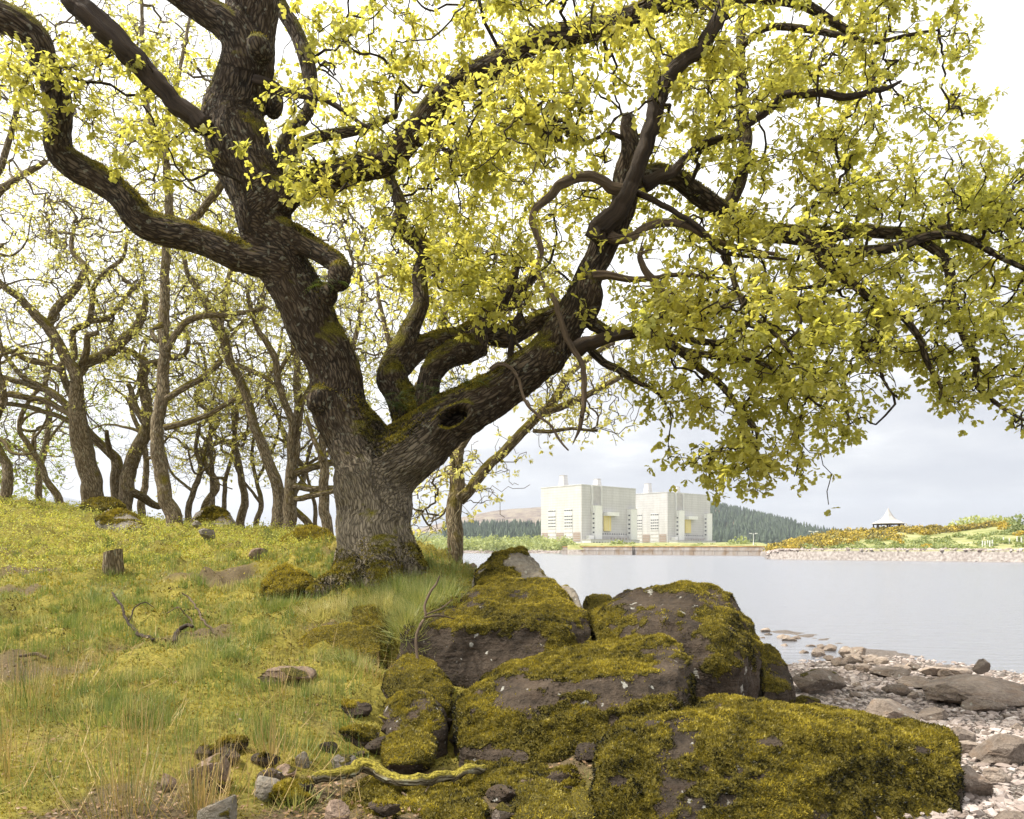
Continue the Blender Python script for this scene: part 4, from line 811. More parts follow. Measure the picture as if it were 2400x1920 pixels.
wood_tree('thin far oak at the frame edge, set behind its thicker neighbours', [[(91, 1172, 8), (93, 1104, 8), (108, 1041, 7), (115, 974, 6), (108, 900, 5), (108, 825, 4)], [(93, 1100, 4), (70, 1070, 4), (30, 1040, 3)], [(108, 1040, 4), (140, 1000, 3), (170, 960, 2)]],
          [([(-90, 820), (240, 830), (250, 1040), (120, 1110), (-90, 1120)], 75, (24, 30)), ([(-80, 1060), (110, 1080), (110, 1150), (-80, 1150)], 22, (25, 29))], 26, leafmat=LEAFG, tint=.6, per=8, leafsize=.11, spread=.6)
wood_tree('broad mossy oak with many low limbs spreading towards the frame edge', [[(219, 1172, 25), (204, 1085, 24), (186, 1011, 22), (178, 955, 18), (180, 900, 15), (170, 862, 14), (150, 830, 13), (112, 770, 13), (85, 742, 11), (45, 700, 9), (0, 665, 8), (-50, 600, 6)],
          [(112, 765, 10), (140, 715, 10), (165, 690, 9), (185, 662, 9), (200, 630, 8), (170, 590, 6), (175, 530, 4)], [(180, 880, 12), (205, 850, 13), (260, 822, 13), (310, 778, 12), (335, 735, 9), (342, 690, 5)], [(178, 965, 9), (163, 955, 9), (122, 922, 8), (63, 900, 7), (11, 885, 7), (-60, 870, 5)],
          [(170, 975, 8), (120, 945, 7), (80, 935, 7), (0, 925, 7), (-60, 920, 5)], [(150, 870, 8), (110, 855, 7), (60, 840, 7), (18, 822, 6), (-40, 800, 5)], [(175, 990, 6), (130, 975, 6), (70, 955, 6), (0, 945, 5)], [(163, 955, 7), (100, 910, 6), (50, 880, 6), (10, 830, 5), (-10, 790, 4)], [(190, 860, 8), (205, 810, 8), (205, 790, 7), (230, 780, 5)]],
          [([(-120, 420), (300, 430), (400, 640), (360, 760), (180, 850), (60, 900), (-120, 960)], 120, (17.5, 23))], 19.5)
wood_tree('slim crooked oak rising between the broad oak and the leaning one', [[(273, 1176, 15), (273, 1085, 13), (223, 1030, 10), (186, 974, 10), (156, 892, 9), (145, 859, 9), (171, 837, 8), (171, 777, 8), (208, 755, 7), (219, 677, 6), (245, 640, 5), (290, 600, 4), (300, 540, 3)], [(273, 1080, 8), (255, 1050, 7), (250, 1010, 5)], [(208, 755, 6), (260, 740, 6), (300, 690, 5), (330, 660, 4)]],
          [([(100, 480), (420, 470), (470, 760), (300, 900), (200, 940)], 80, (19.5, 24))], 20.5)
wood_tree('oak leaning over behind the straight lichened one, its trunk splayed at the base', [[(292, 1182, 17), (308, 1085, 16), (345, 1011, 15), (345, 955, 13), (334, 900, 12), (341, 855, 11), (308, 825, 8), (280, 815, 6), (250, 770, 4)], [(341, 855, 8), (380, 845, 7), (430, 830, 6), (440, 790, 5), (420, 760, 4)], [(345, 1000, 9), (320, 960, 8), (300, 900, 6)], [(305, 1150, 11), (340, 1168, 10), (370, 1185, 8), (395, 1180, 6)]],
          [([(200, 640), (500, 620), (540, 930), (380, 960), (240, 900)], 70, (19, 24))], 20)
wood_tree('straight lichened oak nearest on the rise with one long level limb', [[(408, 1236, 20), (393, 1178, 18), (377, 1122, 16), (371, 1011, 15), (378, 937, 15), (386, 825, 13), (382, 751, 12), (386, 640, 11), (392, 560, 10), (396, 500, 10), (393, 408, 9), (386, 371, 8), (360, 315, 7), (345, 230, 6), (335, 130, 5), (330, 0, 4)], [(388, 380, 7), (393, 320, 6), (393, 260, 6), (419, 178, 5), (432, 110, 4), (450, 20, 3)],
          [(390, 822, 9), (415, 777, 8), (445, 751, 8), (482, 740, 7), (556, 736, 6), (623, 722, 5)], [(385, 1003, 8), (420, 995, 8), (464, 981, 7), (510, 960, 6), (556, 933, 5)], [(390, 935, 8), (434, 907, 8), (482, 881, 7), (519, 848, 6), (505, 830, 3)], [(382, 760, 7), (355, 775, 6), (370, 800, 5)], [(440, 530, 9), (480, 480, 9), (515, 440, 9), (540, 400, 8)]],
          [([(200, 40), (560, 60), (660, 380), (640, 560), (460, 600), (300, 560), (240, 300)], 120, (15.5, 20.5)), ([(420, 600), (650, 620), (640, 860), (470, 900)], 30, (16, 19))], 16.5, tint=.5)
wood_tree('tall oak leaning back in one long curve beside the great trunk', [[(652, 1240, 18), (656, 1160, 15), (623, 1067, 12), (597, 992, 12), (571, 918, 11), (538, 844, 11), (515, 777, 11), (497, 733, 10), (470, 690, 8), (440, 640, 6), (420, 560, 5)], [(515, 777, 8), (520, 720, 8), (535, 670, 7), (540, 620, 6), (560, 560, 4)], [(545, 855, 5), (570, 860, 6), (610, 880, 6), (640, 900, 4)]],
          [([(400, 440), (660, 480), (660, 900), (560, 920), (440, 700)], 80, (17, 22))], 18)
wood_tree('forked oak standing right against the leaning one, close by the great trunk', [[(679, 1240, 17), (682, 1141, 15), (690, 1048, 13), (701, 955, 11), (697, 863, 9), (690, 800, 8), (700, 720, 6)], [(685, 1120, 9), (679, 1030, 9), (679, 974, 9), (653, 900, 9), (645, 844, 8), (625, 800, 7), (601, 762, 6), (580, 690, 5)], [(690, 1110, 9), (720, 1100, 9), (779, 1085, 8), (830, 1075, 6)], [(690, 1140, 8), (740, 1145, 8), (800, 1140, 6)], [(690, 1170, 7), (730, 1165, 7), (790, 1150, 6)], [(700, 960, 7), (730, 900, 6), (745, 850, 5)], [(650, 880, 5), (680, 830, 5), (710, 800, 4)]],
          [([(560, 660), (860, 620), (900, 900), (800, 1060), (680, 1010), (600, 900)], 80, (16.5, 21))], 17.5)
wood_tree('pale trunked oak half hidden by the foot of the great trunk', [[(764, 1242, 13), (760, 1140, 12), (757, 1048, 10), (765, 960, 8), (790, 880, 7), (830, 800, 6), (850, 700, 5), (840, 600, 4)], [(760, 1080, 7), (735, 1030, 6), (720, 980, 5)], [(765, 960, 6), (750, 900, 5), (730, 820, 4), (735, 740, 3)]],
          [([(660, 380), (920, 380), (1000, 640), (960, 860), (740, 860), (700, 620)], 90, (15.5, 21))], 17)
wood_tree('oak behind the fork of the great trunk, its crown filling the gap', [[(905, 1290, 14), (905, 1200, 13), (925, 1080, 12), (960, 960, 11), (1010, 840, 10), (1040, 740, 8), (1060, 640, 6), (1090, 540, 5)], [(960, 960, 8), (930, 860, 7), (900, 760, 6), (880, 640, 4)], [(1010, 850, 6), (1075, 800, 6), (1150, 760, 5), (1230, 700, 4)]],
          [([(860, 440), (1260, 420), (1330, 640), (1300, 850), (1150, 900), (1000, 880), (900, 700)], 110, (12.5, 17))], 14.5, tint=.62)
wood_tree('small lichened tree with a low leaning fork beyond the great trunk, at the water', [[(1067, 1312, 19), (1067, 1196, 20), (1072, 1150, 19), (1071, 1085, 16), (1078, 1055, 14), (1100, 1020, 11), (1130, 980, 8), (1150, 930, 6)], [(1078, 1172, 16), (1097, 1155, 14), (1134, 1107, 13), (1190, 1048, 12), (1245, 992, 11), (1301, 930, 10), (1330, 881, 8), (1390, 835, 7), (1440, 800, 5)], [(1270, 970, 9), (1310, 955, 9), (1356, 937, 8), (1430, 896, 7), (1480, 870, 5), (1540, 840, 3)], [(1250, 1010, 5), (1290, 1012, 5), (1340, 1005, 4), (1400, 1010, 3)], [(1068, 1100, 6), (1050, 1050, 5), (1010, 1010, 3)]],
          [([(1180, 800), (1450, 760), (1540, 900), (1460, 990), (1380, 1020), (1280, 1010), (1240, 940)], 34, (12.4, 15.5)), ([(960, 1040), (1120, 1090), (1230, 1080), (1130, 1140), (1010, 1180), (960, 1250), (900, 1180)], 26, (12.5, 16))], 13.6, tint=.75, per=6, name='lakeside_tree', group=None, leafsize=.085)
wood_tree('oak mostly out of frame whose high branches fill the upper corner', [[(-190, 1160, 24), (-160, 900, 20), (-120, 700, 16), (-70, 560, 12), (-20, 470, 10), (40, 420, 8), (110, 380, 6)], [(-70, 560, 9), (-10, 420, 8), (20, 330, 7), (60, 200, 5), (110, 80, 4)]],
          [([(-120, -40), (330, -40), (340, 300), (260, 460), (-120, 520)], 75, (14, 20))], 18, tint=.45)
for i, (sp_, lab) in enumerate((([(443, 1212, 8), (453, 1152, 7), (470, 1100, 6), (460, 1050, 5), (470, 990, 3)], 'stunted twisty oak by the large round boulder'), ([(497, 1190, 6), (497, 1085, 5), (493, 1011, 4), (500, 930, 3), (520, 860, 2)], 'slender upright sapling behind the large round boulder'),
                         ([(527, 1196, 6), (530, 1122, 5), (550, 1040, 4), (545, 960, 3), (560, 900, 2)], 'slender forking sapling next to the tall leaning oak'), ([(600, 1238, 7), (612, 1180, 6), (600, 1130, 5), (590, 1070, 4), (600, 1000, 3)], 'low scraggy sapling at the foot of the leaning oak'), ([(738, 1200, 5), (728, 1150, 4), (720, 1090, 3), (735, 1030, 2)], 'crooked sapling stem beside the pale trunked oak'))):
    x = sp_[0][0]; wood_tree(lab, [sp_, [(sp_[1][0], sp_[1][1], 4), (x-40, 1110, 3), (x-60, 1040, 2)], [(sp_[2][0], sp_[2][1], 4), (x+45, 1040, 3), (x+60, 960, 2)]], [([(x-95, 900), (x+110, 880), (x+110, 1090), (x-90, 1120)], 26, (19, 22))], 20.5, name='sapling', group='saplings on the rise', per=6, spread=.45, tint=.6, rtip=.005)

# further crooked oaks of the wood, their limbs wandering
def crooked(px, py, hw, up, rs):
    t = [(px, py, hw)]; x, y, w = px, py, hw; L = []
    for k in range(7):
        x += rs.normal()*22; y -= up/7*rs.uniform(.8, 1.2); w *= .86; t.append((x, y, w))
        if k > 0:
            for s_ in range(2):
                sg = rs.choice([-1, 1]); a, b, c = x, y, w*.7; q = [(a, b, c)]; an = rs.uniform(.2, 1.0)
                for j in range(5): an += rs.normal()*.55; a += sg*30*math.cos(an); b -= 30*math.sin(an); c *= .8; q.append((a, b, max(c, 1.6)))
                L.append(q)
    return [t]+L
for px, py, hw, up, d, sd_, lab in ((12, 1178, 13, 560, 19, 1, 'grey lichened oak cut by the frame edge in front of the thin far oak'), (140, 1178, 9, 420, 24, 2, 'oak behind the broad oak, seen between it and the thin far one'), (330, 1190, 9, 420, 24, 3, 'oak seen through the gap between the leaning oak and the straight one'),
                             (478, 1196, 9, 400, 24, 4, 'far oak rising behind the large round boulder'), (566, 1215, 10, 480, 22.5, 5, 'oak behind the curve of the tall leaning oak'), (728, 1236, 9, 460, 21, 6, 'oak between the forked oak and the pale trunked one')):
    rs = np.random.default_rng(sd_+20); wood_tree(lab, crooked(px, py, hw, up, rs), [([(px-130, py-up-60), (px+130, py-up-60), (px+140, py-180), (px+60, py-90), (px-60, py-90), (px-140, py-180)], 24, (d-1.8, d+2.2))], d, per=2.6)
# ------------------------------------------------------------------ boulders
MV = np.array([(-.34, 0, 0), (.34, 0, 0), (0, 1.05, .25)]); MT = np.array([(0, 1, 2)])
def moss_on(V, T, w, n, parent, origin, size=.013, tint=.42, name='moss'):
    p, nn = on_mesh(V, T, n, w); view = (unit(np.array([0, 0, H])-p)*nn).sum(1) > -.35; p, nn = p[view], nn[view]; m = len(p)
    if not m: return
    ax = unit(nn+R.normal(size=(m, 3))*.55+[0, 0, .25]); M = frames(ax, R.normal(size=(m, 3)), size*R.uniform(.5, 1.5, m))
    t = np.clip(tint-.38+.85*fbm(p*2.2, 3)+.80*fbm(p*17, 3)+R.normal(0, .10, m)+.55*sst(.15, .95, nn[:, 2]), 0, 1)  # shading painted into the tint: upward tufts golden, steep faces dark
    v, q, at = scatter(MV, MT, M, p-nn*.003, t)
    tag(mk(name, v, T=q, mat=MOSS, parent=parent, origin=origin, attrs=at, smooth=False), kind='stuff')
def hull(pts):
    bm = bmesh.new()
    for p in pts: bm.verts.new(p)
    r = bmesh.ops.convex_hull(bm, input=bm.verts); bmesh.ops.delete(bm, geom=[g for g in r['geom_interior'] if isinstance(g, bmesh.types.BMVert)], context='VERTS')
    bmesh.ops.triangulate(bm, faces=bm.faces); bm.verts.index_update()
    V = np.array([v.co[:] for v in bm.verts]); T = np.array([[v.index for v in f.verts] for f in bm.faces]); bm.free(); return V, T
def boulder(label, pts, thick, vox=.03, mossbias=.5, nm=30000, mat=ROCK, rough=.05, name='boulder', cat='boulder', group=None, sm=4, tint=.42, msize=.013, drop=.5, upw=.35, spots=()):
    """pts: corners seen in the photograph as (px, py, depth); the far side closes behind them"""
    f = np.array([P(*c) for c in pts]); c = f.mean(0); b = c+(f-c)*[.86, 1, .84]+[0, thick, -.05]; lo = f[f[:, 2] < c[2]]; low = lo-[0, -.05, drop]
    V, T = hull(np.concatenate([f, b, low])); V, T, Q = voxel(V, None, T, vox, max(0, sm-2), .5)
    n = vnormals(V, T); s = rough*2
    V = V+n*(fbm(V*1.9+c, 4)*rough*1.8+(np.abs(fbm(V*4.5+c*3, 3)))*rough*.7+fbm(V*13, 2)*rough*.22-rough*.25)[:, None]; n = vnormals(V, T)
    lay = fbm(np.c_[V[:, 0]*.8, V[:, 1]*.8, V[:, 2]*7], 3); V = V+n*(lay*rough*.35*(1-np.abs(n[:, 2])))[:, None]
    w = sst(.38, .62, mossbias+upw*n[:, 2]+.55*fbm(V*2.4+c, 3)+.30*fbm(V*12, 3)-.04)
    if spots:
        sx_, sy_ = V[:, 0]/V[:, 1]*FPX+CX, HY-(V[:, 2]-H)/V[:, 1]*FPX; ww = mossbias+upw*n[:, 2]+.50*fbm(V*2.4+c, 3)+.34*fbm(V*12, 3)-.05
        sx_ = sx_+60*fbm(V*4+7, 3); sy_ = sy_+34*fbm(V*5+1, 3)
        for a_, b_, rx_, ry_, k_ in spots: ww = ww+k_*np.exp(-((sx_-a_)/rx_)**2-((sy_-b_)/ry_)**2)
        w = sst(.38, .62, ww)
    V = V+n*(w*(fbm(V*6+3, 3)*.045+.012))[:, None]
    base = np.array([c[0], c[1]+thick*.4, float(ground_z(c[0], c[1]+thick*.4)[0])])
    o = thing(name, base, label, cat, group)
    mk('stone', V, T=None if Q is not None else T, Q=Q, mat=mat, parent=o, origin=base, attrs={'moss': w})
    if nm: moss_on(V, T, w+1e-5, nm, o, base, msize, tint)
    return o
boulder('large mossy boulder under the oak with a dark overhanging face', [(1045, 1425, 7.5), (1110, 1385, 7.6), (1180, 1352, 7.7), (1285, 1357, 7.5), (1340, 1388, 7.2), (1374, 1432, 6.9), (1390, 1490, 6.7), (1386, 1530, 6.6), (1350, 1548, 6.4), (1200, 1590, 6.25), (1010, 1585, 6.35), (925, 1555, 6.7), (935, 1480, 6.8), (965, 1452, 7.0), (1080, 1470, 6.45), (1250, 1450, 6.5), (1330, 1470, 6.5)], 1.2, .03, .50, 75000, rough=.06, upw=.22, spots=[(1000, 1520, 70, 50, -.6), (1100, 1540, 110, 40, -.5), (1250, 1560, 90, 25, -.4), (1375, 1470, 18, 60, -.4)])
boulder('peaked mossy boulder highest at the water edge, behind the large one', [(1105, 1345, 8.6), (1140, 1318, 8.8), (1175, 1294, 8.9), (1222, 1287, 8.9), (1262, 1318, 8.7), (1300, 1366, 8.4), (1280, 1400, 8.2), (1180, 1400, 8.1), (1120, 1380, 8.3)], .9, .03, .45, 26000, mat=ROCKP, tint=.5, upw=.3, rough=.05, spots=[(1250, 1335, 40, 28, -.7), (1215, 1310, 14, 12, -.4)])
boulder('grey lichened block leaning on the end of the large boulder', [(1300, 1368, 7.4), (1330, 1366, 7.4), (1362, 1400, 7.2), (1376, 1440, 7.1), (1384, 1500, 6.95), (1392, 1550, 6.9), (1360, 1500, 6.9), (1330, 1430, 7.1)], .8, .03, .02, 3000, mat=ROCKP)
boulder('rounded boulder with a bare top and draped moss beside the water', [(1390, 1450, 6.9), (1440, 1412, 7.2), (1495, 1380, 7.4), (1578, 1371, 7.4), (1650, 1369, 7.3), (1699, 1384, 7.2), (1731, 1420, 7.0), (1764, 1450, 6.9), (1789, 1490, 6.8), (1789, 1560, 6.6), (1770, 1610, 6.4), (1722, 1668, 6.1), (1640, 1660, 6.1), (1440, 1640, 6.3), (1390, 1560, 6.4), (1560, 1450, 6.4), (1690, 1480, 6.3), (1730, 1560, 6.15), (1640, 1560, 6.1)], 1.3, .03, .58, 85000, rough=.06, upw=.08, spots=[(1545, 1408, 75, 22, -.8), (1470, 1400, 40, 18, -.5), (1612, 1462, 24, 15, -.9), (1700, 1650, 70, 40, -.8), (1760, 1600, 40, 40, -.4), (1650, 1630, 40, 30, -.5)])
boulder('small mossy rock peeping out behind the gap between two big boulders', [(1370, 1395, 8.3), (1400, 1388, 8.4), (1440, 1398, 8.3), (1450, 1440, 8.1), (1375, 1440, 8.1)], .6, .03, .6, 5000)
boulder('long slab boulder with moss along its top and a bare grey brow', [(1062, 1655, 5.1), (1085, 1630, 5.3), (1175, 1580, 5.5), (1235, 1556, 5.7), (1325, 1538, 5.8), (1400, 1534, 5.8), (1495, 1510, 5.8), (1570, 1494, 5.7), (1602, 1510, 5.6), (1628, 1546, 5.4), (1636, 1600, 5.3), (1640, 1680, 5.1), (1555, 1735, 4.7), (1400, 1770, 4.6), (1230, 1790, 4.55), (1075, 1760, 4.75), (1120, 1650, 4.95), (1300, 1600, 5.0), (1480, 1580, 5.05), (1590, 1570, 5.1)], 1.0, .025, .50, 95000, rough=.05, upw=.25, tint=.30, spots=[(1340, 1606, 150, 16, -.7), (1300, 1640, 200, 14, -.25), (1560, 1560, 45, 40, -.45), (1520, 1600, 60, 20, -.4), (1150, 1765, 90, 14, -.4)])
boulder('huge block of moss in front, flat topped, nearest the camera', [(1400, 1790, 3.95), (1430, 1745, 4.2), (1465, 1706, 4.35), (1553, 1714, 4.3), (1625, 1686, 4.4), (1700, 1667, 4.5), (1785, 1661, 4.5), (1845, 1671, 4.45), (1957, 1684, 4.4), (2050, 1698, 4.35), (2142, 1703, 4.35), (2228, 1716, 4.3), (2240, 1744, 4.2), (2246, 1860, 4.1), (2268, 2060, 3.7), (1800, 2080, 3.6), (1380, 2060, 3.5), (1400, 1900, 3.8), (1480, 1750, 4.12), (1640, 1722, 4.2), (1800, 1700, 4.25), (2000, 1722, 4.2), (2150, 1740, 4.18), (2236, 1765, 4.15)], .8, .022, .62, 165000, rough=.05, upw=.15, tint=.33, drop=.5, sm=0, spots=[(1600, 1745, 26, 18, -.8), (1802, 1742, 30, 20, -.9), (2150, 1762, 34, 12, -.8), (1440, 1840, 30, 12, -.6), (1680, 1880, 30, 14, -.6)])
# lesser mossy rocks of the bank
for lab, pts, kw in (
    ('moss capped rock beneath the grass edge left of the large boulder', [(820, 1425, 7.2), (870, 1418, 7.2), (900, 1455, 7.0), (905, 1560, 6.6), (850, 1540, 6.7), (815, 1470, 6.9)], dict(mossbias=.45, nm=9000)),
    ('low cushion of moss over stone below the grass edge', [(690, 1500, 6.7), (760, 1470, 6.9), (870, 1470, 6.9), (890, 1520, 6.6), (870, 1570, 6.3), (760, 1560, 6.3), (695, 1530, 6.5)], dict(mossbias=.62, nm=16000, tint=.52)),
    ('sloping mossy rock at the foot of the large boulder', [(900, 1570, 6.0), (950, 1540, 6.2), (1010, 1560, 6.1), (1060, 1620, 5.7), (1060, 1660, 5.5), (960, 1660, 5.4), (900, 1610, 5.7)], dict(mossbias=.45, nm=12000, tint=.34)),
    ('brown faced rock wedged against the slab boulder', [(890, 1670, 5.2), (930, 1630, 5.3), (980, 1622, 5.35), (1020, 1650, 5.2), (1050, 1700, 5.0), (1000, 1725, 4.85), (910, 1710, 4.95)], dict(mossbias=.25, nm=6000)),
    ('moss topped rock with a dark hollow beneath it', [(895, 1760, 4.6), (920, 1725, 4.75), (965, 1714, 4.8), (1005, 1745, 4.65), (1012, 1775, 4.5), (960, 1785, 4.4), (905, 1790, 4.4)], dict(mossbias=.45, nm=6000, drop=.1)),
    ('round moss cushion at the bottom beside the front block', [(1200, 1880, 3.85), (1225, 1848, 4.0), (1270, 1838, 4.05), (1325, 1855, 4.0), (1345, 1885, 3.85), (1330, 1905, 3.7), (1220, 1905, 3.7)], dict(mossbias=.8, nm=12000, tint=.55, vox=.02)),
    ('bright moss cushion lowest at the bottom of the picture', [(1215, 1925, 3.6), (1250, 1893, 3.75), (1310, 1885, 3.8), (1340, 1905, 3.65), (1335, 1960, 3.5), (1230, 1960, 3.5)], dict(mossbias=.85, nm=10000, tint=.62, vox=.02)),
    ('tiny moss cushion tucked against the front block', [(1340, 1895, 3.75), (1360, 1870, 3.8), (1385, 1880, 3.75), (1392, 1915, 3.6), (1350, 1925, 3.55)], dict(mossbias=.85, nm=5000, tint=.5, vox=.018)),
    ('dark mossy rock sloping down to the front block', [(1060, 1812, 4.35), (1150, 1800, 4.4), (1290, 1815, 4.3), (1370, 1845, 4.1), (1380, 1890, 3.9), (1250, 1870, 3.95), (1100, 1850, 4.1)], dict(mossbias=.50, nm=18000, tint=.26)),
    ('wedge of mossy rock under the fallen log', [(900, 1900, 3.7), (960, 1865, 3.85), (1060, 1870, 3.85), (1130, 1900, 3.7), (1140, 1960, 3.5), (920, 1960, 3.5)], dict(mossbias=.48, nm=12000, tint=.36, vox=.024)),
    ('mossy rock at the bottom below the knotty end of the log', [(800, 1885, 3.75), (850, 1862, 3.85), (905, 1880, 3.75), (930, 1925, 3.55), (900, 1965, 3.4), (800, 1960, 3.45)], dict(mossbias=.5, nm=9000, tint=.36, vox=.02)),
    ('golden moss mound in the grass beside the oak roots', [(610, 1372, 8.7), (640, 1340, 8.9), (668, 1322, 9.0), (705, 1340, 8.9), (722, 1368, 8.7), (690, 1386, 8.5), (630, 1390, 8.5)], dict(mossbias=.85, nm=14000, tint=.72, msize=.02)),
    ('golden moss mound behind the great trunk', [(655, 1268, 14.2), (690, 1242, 14.6), (730, 1232, 14.7), (765, 1240, 14.5), (782, 1268, 14.2), (740, 1285, 13.8), (680, 1282, 13.8)], dict(mossbias=.85, nm=12000, tint=.72, msize=.03, vox=.04)),
    ('large round grey boulder on the rise among the saplings', [(440, 1225, 17.6), (455, 1200, 17.8), (495, 1184, 18), (530, 1195, 17.9), (545, 1225, 17.6), (520, 1245, 17.3), (460, 1245, 17.3)], dict(mossbias=.2, nm=5000, msize=.03, mat=ROCKP, vox=.05)),
    ('flat grey rock breaking through the bilberry on the slope', [(218, 1215, 16.2), (250, 1192, 16.6), (290, 1195, 16.5), (335, 1235, 15.8), (300, 1240, 15.6), (235, 1228, 15.8)], dict(mossbias=.2, nm=4000, msize=.03, mat=ROCKP, vox=.05)),
    ('mossy rock on the skyline at the foot of the broad oak', [(185, 1182, 18.4), (210, 1166, 18.6), (255, 1165, 18.6), (280, 1182, 18.4), (240, 1195, 18)], dict(mossbias=.75, nm=5000, tint=.6, msize=.03, mat=ROCKP, vox=.05)),
):
    kw.setdefault('vox', .035); boulder(lab, pts, kw.pop('thick', .5), rough=.03, name='mossy_rock', cat='rock', group='lesser rocks of the bank', **kw)

# ------------------------------------------------------------------ loose stones
def stone(label, box_, mat, seed, name='stone', group=None, planes=10, sub=4, mossw=0., sink=.22, tilt=.25, flat=None, deep=.8, d=None):
    x0, y0, x1, y1 = box_; b = hit((x0+x1)/2, y1) if d is None else P((x0+x1)/2, y1, d); d = b[1]; w, h = (x1-x0)/FPX*d, (y1-y0)/FPX*d
    V, T = stone_tpl(planes, sub, seed); lo, hi = V.min(0), V.max(0); V = (V-(lo+hi)/2)/(hi-lo); V = V+unit(V)*(fbm(V*3+seed, 4)*.06+fbm(V*9+seed, 3)*.02)[:, None]
    rs = np.random.default_rng(seed); a = rs.uniform(-tilt, tilt); c_, s_ = math.cos(a), math.sin(a); V = V @ np.array([[c_, 0, -s_], [0, 1, 0], [s_, 0, c_]]); V = V/(V.max(0)-V.min(0))
    hh = h if flat is None else flat*h; V = V*[w, w*deep, hh*(1+sink)]+[0, w*deep*.35, hh*(.5-sink*.5)]
    n = vnormals(V, T); mo = sst(.4, .6, mossw+.3*n[:, 2]+.5*fbm(V*5+seed, 3)) if mossw != 0 else np.zeros(len(V))
    me = mesh(name, V, T=T, attrs={'moss': mo}, smooth=True); me.set_sharp_from_angle(angle=math.radians(24)); o = put(name, me, mat, None, tuple(b))
    return tag(o, label, 'stone', group), V+b, T, mo
BEACH = [('great grey slab propped at the water edge with a dark hollow under it', (2205, 1562, 2470, 1660), 3, .9), ('thin slab lying behind the great slab at the water', (2172, 1553, 2292, 1590), 4, .5), ('pale angular stone in front of the thin slab', (2120, 1577, 2208, 1618), 5, .8),
         ('rounded stone at the water edge up the beach from the thin slab', (2050, 1557, 2138, 1590), 6, .8), ('large cracked brown rock in the middle of the shingle', (2045, 1622, 2178, 1700), 7, .9), ('low flat stone joined to the back of the cracked brown rock', (2160, 1650, 2235, 1692), 27, .7), ('pale wedge below the great slab', (2280, 1632, 2368, 1674), 8, .8),
         ('brown stones shelf in front of the waterside stones', (2080, 1592, 2160, 1632), 9, .8), ('yellow lichened slab sloping behind the dark rock', (1872, 1543, 1998, 1628), 10, .9), ('small dark green rock on the shingle before the sloping slab', (1858, 1614, 1932, 1664), 11, .8), ('mossy plank shaped stone on the shingle behind the front block', (1746, 1634, 1830, 1668), 13, .7),
         ('wedge stone at the shingle edge above the craggy purple rock', (2228, 1692, 2300, 1745), 14, .8), ('smooth brown stone leaning on the craggy purple rock', (2250, 1725, 2320, 1772), 15, .8), ('craggy purple rock at the frame edge', (2302, 1698, 2430, 1796), 16, .9), ('pale yellow block beside the corner of the front boulder', (2242, 1770, 2345, 1874), 17, .8),
         ('small brown stone leaning by the pale yellow block', (2316, 1788, 2380, 1840), 18, .8), ('dark rounded stone cut by the bottom corner of the frame', (2338, 1886, 2430, 1960), 19, .8), ('pebbly slab half hidden behind the top of the front block', (1880, 1656, 2015, 1700), 20, .6), ('dark flat stone at the foot of the bare topped boulder', (1650, 1640, 1720, 1690), 22, .7)]
for lab, bx, sd_, dp in BEACH:
    mw = {'small dark green rock on the shingle before the sloping slab': .35, 'mossy plank shaped stone on the shingle behind the front block': .45, 'yellow lichened slab sloping behind the dark rock': .15}.get(lab, 0.)
    stone(lab, bx, STONE if mw < .3 else ROCK, sd_*7+1, 'beach_stone', 'larger stones on the shingle beach', mossw=mw, deep=dp, flat=.66, tilt=.4, planes=8)
stone('small stone balanced on top of the great grey slab', (2286, 1545, 2327, 1576), STONE, 221, 'beach_stone', None, d=hit(2330, 1655)[1]+.35)
boulder('dark mossy rock between the bare topped boulder and the shingle', [(1778, 1530, 8.0), (1800, 1505, 8.2), (1835, 1530, 8.1), (1862, 1575, 7.9), (1868, 1610, 7.7), (1840, 1625, 7.5), (1790, 1620, 7.4)], .6, .03, .30, 5000, rough=.035, tint=.35)
small = []
for i in range(75):
    t = R.random(); px = 1795+t*520+R.normal()*14; py = np.interp(px, [1795, 1950, 2100, 2320], [1488, 1530, 1565, 1610])+np.abs(R.normal())*22-6; w = R.uniform(14, 38); small.append((px, py, w))
for i in range(50): small.append((R.uniform(1880, 2420), R.uniform(1600, 1880), R.uniform(12, 34)))
for i, (px, py, w) in enumerate(small):
    if py > 1700 and px < 2280: continue
    near_w = py < np.interp(px, [1795, 1950, 2100, 2320], [1505, 1545, 1580, 1625])
    stone('pale stone among the loose stones at the water edge' if near_w else 'small stone half sunk in the open shingle', (px-w/2, py-w*R.uniform(.4, .7), px+w/2, py), STONE, 500+i, 'shore_stone', 'loose stones along the water' if near_w else 'small stones in the shingle', sub=3, planes=9)
